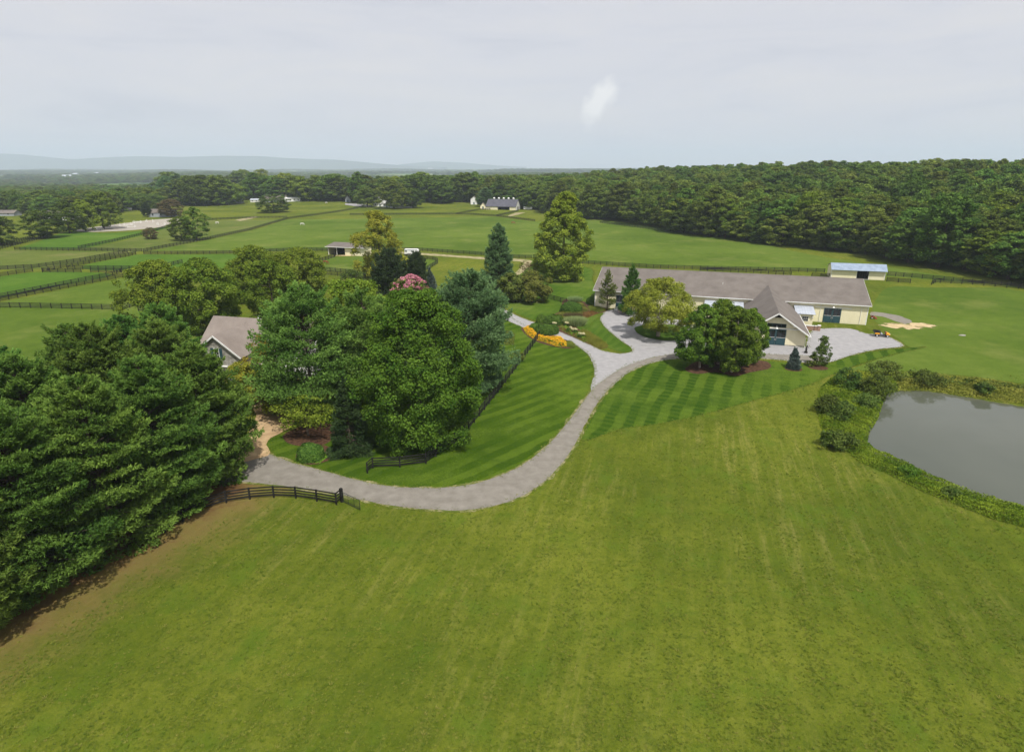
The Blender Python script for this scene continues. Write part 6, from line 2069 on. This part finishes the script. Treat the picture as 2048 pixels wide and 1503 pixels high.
# ------------------------------------------------------------------ garden beds
def mound(name, label, p, rx, ry, hgt, leaf, seed, ls=0.11, n=5200, cat='shrub', group=None, rz=0.0):
    """clipped dome: twiggy core with a tight shell of small leaves"""
    rng = np.random.default_rng(seed)
    g = G(*p)
    r = thing(name, label, cat, (g[0], g[1], 0.05), rz, group)
    d = unit(rng.normal(size=(n, 3)))
    d[:, 2] = np.abs(d[:, 2])
    lump = 1 + 0.05 * np.sin(5 * d[:, 0] + seed) * np.cos(4 * d[:, 1] + 2 * seed) + 0.03 * np.sin(11 * d[:, 0] + 9 * d[:, 2])
    # dome with upright sides
    e = np.abs(d[:, 2]) ** 0.8
    k = (1 - e ** 2.4) ** (1 / 2.6)
    a = np.arctan2(d[:, 1], d[:, 0])
    Pn = np.stack([rx * k * np.cos(a), ry * k * np.sin(a), hgt * e], 1) * (lump * rng.uniform(0.97, 1.04, n))[:, None]
    N = unit(np.stack([np.cos(a) * k / rx, np.sin(a) * k / ry, (e ** 1.3) / hgt * 1.2], 1) + rng.normal(size=(n, 3)) * 0.25)
    V, F = kites(Pn, N, ls * rng.uniform(0.7, 1.3, n), 0.7, rng)
    link('foliage', np_mesh('foliage', V, F, rng.random(n)), leaf, r)
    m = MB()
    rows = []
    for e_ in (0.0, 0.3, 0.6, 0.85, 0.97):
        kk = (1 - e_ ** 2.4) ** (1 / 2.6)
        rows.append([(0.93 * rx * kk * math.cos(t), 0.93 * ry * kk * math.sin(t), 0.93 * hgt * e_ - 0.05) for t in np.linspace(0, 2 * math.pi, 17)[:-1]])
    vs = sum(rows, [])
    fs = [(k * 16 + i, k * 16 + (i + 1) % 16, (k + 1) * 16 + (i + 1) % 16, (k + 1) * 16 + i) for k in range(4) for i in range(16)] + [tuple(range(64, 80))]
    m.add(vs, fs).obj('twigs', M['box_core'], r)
    return r


mound('clipped_yew', 'large clipped yew mound among the orange flowers', (1093, 667), 2.6, 1.7, 2.0, M['box'], 1)
mound('clipped_yew', 'smaller clipped yew mound joined to the large one by the orange flowers', (1072, 660), 1.5, 1.3, 1.5, M['box'], 2)
mound('clipped_yew', 'clipped yew mound across the drive beside the dark bench', (1084, 647), 1.5, 1.4, 1.9, M['box'], 3)
mound('clipped_yew', 'broad clipped yew mound behind the pale ornamental grass', (1106, 648), 2.6, 1.8, 2.0, M['box'], 4)
mound('clipped_yew', 'clipped yew mound at the end of the short curved fence', (1142, 623), 2.7, 2.0, 2.3, M['box'], 5)
mound('clipped_yew', 'dark clipped mound against the end of the stable', (1188, 608), 2.0, 1.5, 2.1, M['box'], 6)
mound('clipped_yew', 'dark clipped mound in the mulch bed by the house drive', (622, 917), 1.6, 1.4, 1.9, M['box'], 7)


def drift(name, label, pts, z0, z1, leaf, dens, ls, seed, cat='planting', flat=0.5, blade=False, top=None, topdens=0):
    """bed of low leafy plants filling an outline"""
    rng = np.random.default_rng(seed)
    W_ = np.array([p_[:2] for p_ in px(pts)])
    lo, hi = W_.min(0), W_.max(0)
    area = np.prod(hi - lo)
    n = int(area * dens)
    q = lo + rng.random((n, 2)) * (hi - lo)
    sd = poly_sd(q[:, 0], q[:, 1], W_)
    ok = sd < 0
    q, sd = q[ok], sd[ok]
    n = len(q)
    hum = 0.6 + 0.25 * np.sin(q[:, 0] * 2.1 + seed) * np.cos(q[:, 1] * 1.9) + 0.15 * np.sin(q[:, 0] * 5 + q[:, 1] * 4)
    hm = (z0 + (z1 - z0) * np.clip(hum, 0, 1)) * np.clip(-sd / 0.7, 0.25, 1)
    base = terrain(q[:, 0], q[:, 1])
    if blade:
        D = unit(np.stack([rng.normal(size=n) * 0.45, rng.normal(size=n) * 0.45, np.ones(n)], 1))
        V, F = blades(np.stack([q[:, 0], q[:, 1], base - 0.03], 1), D, hm * rng.uniform(0.6, 1.15, n), ls, rng)
    else:
        Pn = np.stack([q[:, 0], q[:, 1], base + hm * (0.35 + 0.65 * rng.random(n) ** 0.5)], 1)
        N = unit(np.array([0, 0, flat]) + rng.normal(size=(n, 3)) * 0.55)
        V, F = kites(Pn, N, ls * rng.uniform(0.6, 1.3, n), 0.65, rng)
    pn = np.clip(0.5 + 0.35 * np.sin(q[:, 0] * 0.9 + seed) * np.sin(q[:, 1] * 1.1 + 2 * seed) + rng.normal(size=n) * 0.18, 0, 1)
    root = link(name, np_mesh(name, V, F, pn), leaf)
    tag(root, label, cat, kind='stuff')
    if top is not None:
        m = int(n * topdens)
        i = rng.integers(0, n, m)
        Pn = np.stack([q[i, 0], q[i, 1], base[i] + hm[i] * rng.uniform(0.92, 1.12, m)], 1)
        V, F = kites(Pn, unit(np.array([0, -0.25, 0.9]) + rng.normal(size=(m, 3)) * 0.35), top[1] * rng.uniform(0.7, 1.3, m), 0.9, rng)
        tag(link('blossom', np_mesh('blossom', V, F, rng.random(m)), top[0], root), kind='stuff')
    return root


def grass_clump(name, label, p, rx, ry, hgt, leaf, seed, n=2600, arch=0.55, cat='grass clump', group=None, w=0.035):
    rng = np.random.default_rng(seed)
    g = G(*p)
    r0 = np.sqrt(rng.random(n))
    a = rng.random(n) * 6.283
    B = np.stack([rx * 0.75 * r0 * np.cos(a), ry * 0.75 * r0 * np.sin(a), np.full(n, -0.05)], 1)
    D = unit(np.stack([np.cos(a) * r0 * arch * rx / max(rx, ry), np.sin(a) * r0 * arch * ry / max(rx, ry), np.ones(n)], 1) + rng.normal(size=(n, 3)) * 0.16)
    L = hgt * rng.uniform(0.7, 1.1, n)
    V, F = blades(B, D, L, w, rng)
    o = link(name, np_mesh(name, V, F, rng.random(n)), leaf, None, (g[0], g[1], 0.06))
    return tag(o, label, cat, group)


grass_clump('ornamental_grass', 'large pale fountain of ornamental grass beside the grass strip', (1150, 651), 2.6, 1.6, 2.1, M['orn_grass'], 11, 5200)
grass_clump('ornamental_grass', 'pale ornamental grass tuft behind the clipped yew at the fence end', (1150, 604), 1.9, 1.2, 1.6, M['orn_grass'], 12, 2600)
drift('low_planting', 'mixed low green planting filling the bed above the hydrangeas', [(1090, 640), (1122, 624), (1130, 606), (1165, 606), (1178, 620), (1160, 640), (1150, 655), (1120, 652), (1100, 650)], 0.25, 0.55, M['apple'], 90, 0.10, 29, 'planting')
grass_clump('ornamental_grass', 'low pinkish brown grass drift behind the pale fountain grass', (1146, 634), 2.6, 1.0, 1.0, M['brownish'], 13, 3000)
grass_clump('ornamental_grass', 'brownish tuft of grass at the drive before the clipped yews', (1080, 654), 2.0, 0.9, 0.8, M['brownish'], 14, 2000)


drift('orange_flowers', 'bed of orange coneflowers round the large clipped yew', [(1046, 656), (1064, 656), (1080, 674), (1100, 678), (1122, 676), (1134, 686), (1133, 694), (1112, 694), (1092, 686), (1070, 680), (1052, 668)],
      0.5, 0.9, M['hosta'], 130, 0.10, 21, 'flowers', top=(M['flower_orange'], 0.085), topdens=0.62)
drift('golden_grass', 'golden green grass at the end of the orange flower bed', [(1130, 682), (1146, 684), (1154, 692), (1148, 697), (1132, 695)], 0.6, 0.9, M['gold_grass'], 260, 0.03, 22, 'grass', blade=True)
drift('golden_grass', 'long drift of golden green grass along the grass strip', [(1160, 660), (1180, 665), (1205, 682), (1218, 692), (1208, 698), (1188, 694), (1172, 684), (1158, 672)], 0.7, 1.15, M['gold_grass'], 260, 0.03, 23, 'grass', blade=True)
drift('golden_grass', 'low golden grass drift below the stable end', [(1172, 612), (1200, 614), (1216, 620), (1200, 626), (1178, 622)], 0.5, 0.8, M['gold_grass'], 220, 0.03, 24, 'grass', blade=True)
drift('rusty_sedum', 'rust coloured planting beside the grass strip', [(1160, 627), (1186, 623), (1196, 627), (1180, 634), (1168, 637)], 0.35, 0.6, M['rust'], 180, 0.09, 25, 'planting')
drift('rusty_sedum', 'rusty brown planting between the drive and the cream blooms', [(1112, 654), (1138, 655), (1165, 668), (1180, 682), (1168, 684), (1140, 670)], 0.3, 0.6, M['rust'], 120, 0.09, 26, 'planting', top=(M['hosta'], 0.08), topdens=0.35)
drift('lime_planting', 'lime green hostas round the dark mound by the house drive', [(600, 918), (618, 926), (640, 926), (655, 914), (650, 908), (625, 921)], 0.3, 0.5, M['hosta'], 200, 0.12, 27, 'planting')
drift('lawn_shrubs', 'low mixed planting beside the lawn fence behind the pine', [(1008, 665), (1030, 668), (1028, 690), (1008, 690)], 0.6, 1.1, M['apple'], 160, 0.1, 28, 'planting')
for i, (a, b) in enumerate([(1133, 654), (1139, 664), (1146, 667), (1150, 668), (1165, 677), (1160, 676), (1108, 655)]):
    g = G(a, b)
    r = thing('hydrangea', 'hydrangea with cream flower heads in the bed between drive and grass strip', 'shrub', (g[0], g[1], 0.06), i, 'cream hydrangeas in the bed')
    cr_, _, _ = deciduous('foliage', 0.95, 0.75, 0.05, 'round', 20, 26, 0.09, 520 + i)
    link('foliage', cr_, M['box'], r)
    rg = np.random.default_rng(530 + i)
    for k in range(6):
        t = rg.random() * 6.28
        c = np.array([0.5 * math.cos(t) * rg.random(), 0.5 * math.sin(t) * rg.random(), 0.92 + 0.12 * rg.random()])
        d = unit(rg.normal(size=(46, 3)))
        V, F = kites(c + d * 0.19, unit(d + rg.normal(size=d.shape) * 0.3), np.full(46, 0.085), 0.8, rg)
        link('flower_head', np_mesh('flower_head', V, F, rg.random(46)), M['flower_cream'], r)
# dark bench by the yew mounds
g = G(1100, 656.5)
r = thing('garden_bench', 'low dark bench between the yew mounds and the flower bed', 'bench', (g[0], g[1], 0.06), -0.15)
for k in range(3):
    MB().box(-1.0, 1.0, -0.25 + k * 0.17, -0.11 + k * 0.17, 0.42, 0.46).obj('seat_slat', M['black'], r)
    MB().box(-1.0, 1.0, 0.27, 0.30, 0.55 + k * 0.14, 0.66 + k * 0.14).obj('back_slat', M['black'], r)
for x in (-0.9, 0.9):
    MB().box(x - 0.04, x + 0.04, -0.25, -0.17, 0, 0.417).obj('leg', M['black'], r)
    MB().box(x - 0.04, x + 0.04, 0.20, 0.267, 0, 0.95).obj('leg', M['black'], r)
cr_, Cn, rc = deciduous('crown', 1.8, 2.0, 0.05, 'round', 30, 60, 0.11, 540)
place_tree('shrub', 'brownish low shrub against the lawn fence', 'shrub', G(1032, 722), cr_, None, M['apple'])

# ------------------------------------------------------------------ pond bank
bank_out = [(1640, 800), (1640, 770), (1670, 745), (1740, 742), (1800, 752), (1860, 748), (1940, 752), (2060, 770)]
drift('bank_weeds', 'rough brush on the bank between the lawn and the head of the pond', [(1632, 812), (1640, 775), (1672, 748), (1740, 745), (1790, 760), (1800, 782), (1776, 787), (1766, 806), (1756, 838), (1738, 866), (1734, 888), (1700, 900), (1660, 890), (1640, 850)],
      0.2, 0.9, M['weeds'], 110, 0.11, 31, 'weeds')
drift('bank_weeds', 'bright yellow green weeds along the near bank of the pond', [(1690, 900), (1735, 886), (1752, 902), (1790, 920), (1850, 950), (1930, 984), (2060, 1018), (2070, 1060), (1990, 1040), (1920, 1012), (1850, 985), (1780, 950), (1720, 925)],
      0.2, 0.8, M['weeds'], 130, 0.10, 32, 'weeds')
drift('bank_weeds', 'tawny and green weeds along the far bank of the pond', [(1790, 782), (1800, 760), (1860, 753), (1950, 758), (2070, 776), (2070, 812), (2000, 803), (1930, 793), (1860, 782)],
      0.2, 0.8, M['gold_grass'], 110, 0.11, 33, 'weeds')
drift('bank_weeds', 'dull green weeds behind the tawny ones on the far bank', [(1810, 768), (1900, 757), (2070, 776), (2070, 790), (1950, 776), (1860, 775)], 0.3, 0.8, M['shrub'], 40, 0.16, 34, 'weeds')
for i, (a, b, hh, rr, lab, mm) in enumerate([
        (1692, 776, 3.4, 2.2, 'dark round shrub nearest the lawn at the head of the pond', 'shrub'), (1768, 754, 2.8, 2.6, 'dark shrub on the grass above the pond corner', 'shrub'),
        (1850, 768, 2.4, 2.6, 'dark spreading shrub on the far bank mirrored in the pond', 'shrub'), (1967, 787, 1.8, 1.3, 'small dark shrub at the far water edge', 'shrub'),
        (1752, 795, 3.8, 2.4, 'tall dark shrub at the corner of the water', 'shrub'), (1730, 812, 2.0, 1.9, 'low dark shrub at the water beside the tall one', 'shrub'),
        (1652, 824, 2.6, 2.0, 'dark shrub at the edge of the field above the bank', 'shrub'), (1682, 838, 2.6, 2.0, 'dark shrub in the middle of the bank', 'shrub'),
        (1674, 895, 2.4, 2.0, 'dark rounded shrub at the near end of the brushy bank', 'shrub'), (1658, 890, 1.8, 1.0, 'light leafy shrub leaning on the dark rounded one', 'maple'),
        (1720, 766, 2.0, 2.6, 'yellow green bramble between the dark shrubs', 'sycamore'), (1901, 994, 1.3, 0.9, 'small dark bush in the bright weeds', 'shrub'), (1815, 953, 1.4, 1.4, 'leafy bush in the weeds of the near bank', 'maple')]):
    g = G(a, b)
    cr_, Cn, rc = deciduous('foliage', hh, rr, 0.05, 'round', 44, 58, 0.15, 560 + i, (0.18, 0.32))
    place_tree('shrub', lab, 'shrub', (g[0], g[1], g[2]), cr_, limbs(hh * 0.8, 0.3, 0.05, Cn, 8, 580 + i, stems=3, spread=0.3), M[mm], cname='foliage')
# muddy rim of the pond
sheet('pond_rim', grow(smooth_closed(POND, 1.0, 0.1, 3), 2.0), POND_Z + 0.012, M['soil'])

# ------------------------------------------------------------------ standing grass in the near field
def field_grass():
    rng = np.random.default_rng(21)
    n = 210000
    y = 27 + 75 * rng.random(n) ** 1.5
    x = (rng.random(n) * 2 - 1) * (0.92 * y + 6)
    keep = rng.random(n) < np.clip(1.35 * (0.92 * y + 6) / 60.0 * (30.0 / y) ** 0.4, 0, 1)
    x, y = x[keep], y[keep]
    ok = np.ones(len(x), bool)
    for poly in EXCL:
        ok &= poly_sd(x, y, poly) > 0.12
    ok &= x > -37 + (y - 40) * 0.45 + 5 * rng.random(len(x)) ** 2
    x, y = x[ok], y[ok]
    pat = 0.5 + 0.5 * np.sin(x * 0.9 + 2 * np.sin(y * 0.31)) * np.sin(y * 0.7 + 1.5 * np.sin(x * 0.23))
    u = -0.965 * x + 0.26 * y
    pat = pat * (0.55 + 0.45 * np.sin(u * 2.1 + 1.3 * np.sin(u * 0.37)))
    ok = rng.random(len(x)) < 0.10 + 0.90 * pat
    x, y = x[ok], y[ok]
    for poly in EXCL[1:]:                       # grass creeping over the edges of the gravel
        P_e = np.array(smooth_closed(poly, 0.6))
        reps = 7
        q = np.repeat(P_e, reps, 0) + rng.normal(size=(len(P_e) * reps, 2)) * 0.26
        x, y = np.concatenate([x, q[:, 0]]), np.concatenate([y, q[:, 1]])
    z = terrain(x, y) + 0.02
    me = bpy.data.meshes.new('field_tufts')
    me.vertices.add(len(x))
    me.vertices.foreach_set('co', np.stack([x, y, z], 1).astype(np.float32).ravel())
    m = len(x)
    a = me.attributes.new('turn', 'FLOAT_VECTOR', 'POINT')
    a.data.foreach_set('vector', np.stack([rng.normal(size=m) * 0.25, rng.normal(size=m) * 0.25, rng.random(m) * 6.283], 1).astype(np.float32).ravel())
    a = me.attributes.new('size', 'FLOAT', 'POINT')
    a.data.foreach_set('value', (rng.uniform(0.35, 0.8, m) * (1 + 0.6 * (rng.random(m) < 0.05))).astype(np.float32))
    o = tag(link('field_tufts', me), 'short mown grass standing in the near field', 'grass', kind='stuff')
    ng = bpy.data.node_groups.new('field_tufts', 'GeometryNodeTree')
    ng.interface.new_socket('Geometry', in_out='INPUT', socket_type='NodeSocketGeometry')
    ng.interface.new_socket('Geometry', in_out='OUTPUT', socket_type='NodeSocketGeometry')
    N, L = ng.nodes, ng.links
    gi, go = N.new('NodeGroupInput'), N.new('NodeGroupOutput')
    jn = N.new('GeometryNodeJoinGeometry')
    for k in range(5):
        cn = N.new('GeometryNodeMeshCone')
        cn.fill_type = 'NONE'
        cn.inputs['Vertices'].default_value = 3
        cn.inputs['Radius Top'].default_value = 0.0
        cn.inputs['Radius Bottom'].default_value = 0.030
        cn.inputs['Depth'].default_value = 0.13 + 0.02 * k
        tr = N.new('GeometryNodeTransform')
        t = k * 1.256
        tr.inputs['Translation'].default_value = (0.05 * math.cos(t), 0.05 * math.sin(t), 0)
        tr.inputs['Rotation'].default_value = (-0.7 * math.sin(t), 0.7 * math.cos(t), 0)
        L.new(cn.outputs['Mesh'], tr.inputs['Geometry'])
        L.new(tr.outputs[0], jn.inputs[0])
    sm = N.new('GeometryNodeSetMaterial')
    sm.inputs['Material'].default_value = M['tuft']
    L.new(jn.outputs[0], sm.inputs['Geometry'])
    ip = N.new('GeometryNodeInstanceOnPoints')
    L.new(gi.outputs[0], ip.inputs['Points'])
    L.new(sm.outputs[0], ip.inputs['Instance'])
    for nm, dt, so in (('size', 'FLOAT', 'Scale'), ('turn', 'FLOAT_VECTOR', 'Rotation')):
        na = N.new('GeometryNodeInputNamedAttribute')
        na.data_type = dt
        na.inputs['Name'].default_value = nm
        L.new(na.outputs['Attribute'], ip.inputs[so])
    L.new(ip.outputs[0], go.inputs[0])
    o.modifiers.new('tufts', 'NODES').node_group = ng
    print('tufts', m)


field_grass()

# ------------------------------------------------------------------ haze
hz = MB().box(-16500, 16500, -2500, 17000, -40, 420)
o = hz.obj('haze', None)
tag(o, 'pale summer haze over the whole countryside', 'haze', kind='stuff')
hm = bpy.data.materials.new('summer_haze')
hm.use_nodes = True
n = hm.node_tree.nodes
n.clear()
mo = n.new('ShaderNodeOutputMaterial')
pv = n.new('ShaderNodeVolumePrincipled')
pv.inputs['Color'].default_value = (0.74, 0.84, 1.0, 1)
pv.inputs['Density'].default_value = 0.00012
pv.inputs['Anisotropy'].default_value = 0.0
pv.inputs['Density Attribute'].default_value = ''
pv.inputs['Temperature Attribute'].default_value = ''
try:
    pv.inputs['Color Attribute'].default_value = ''
except Exception:
    pass
hm.node_tree.links.new(pv.outputs[0], mo.inputs['Volume'])
o.data.materials.append(hm)
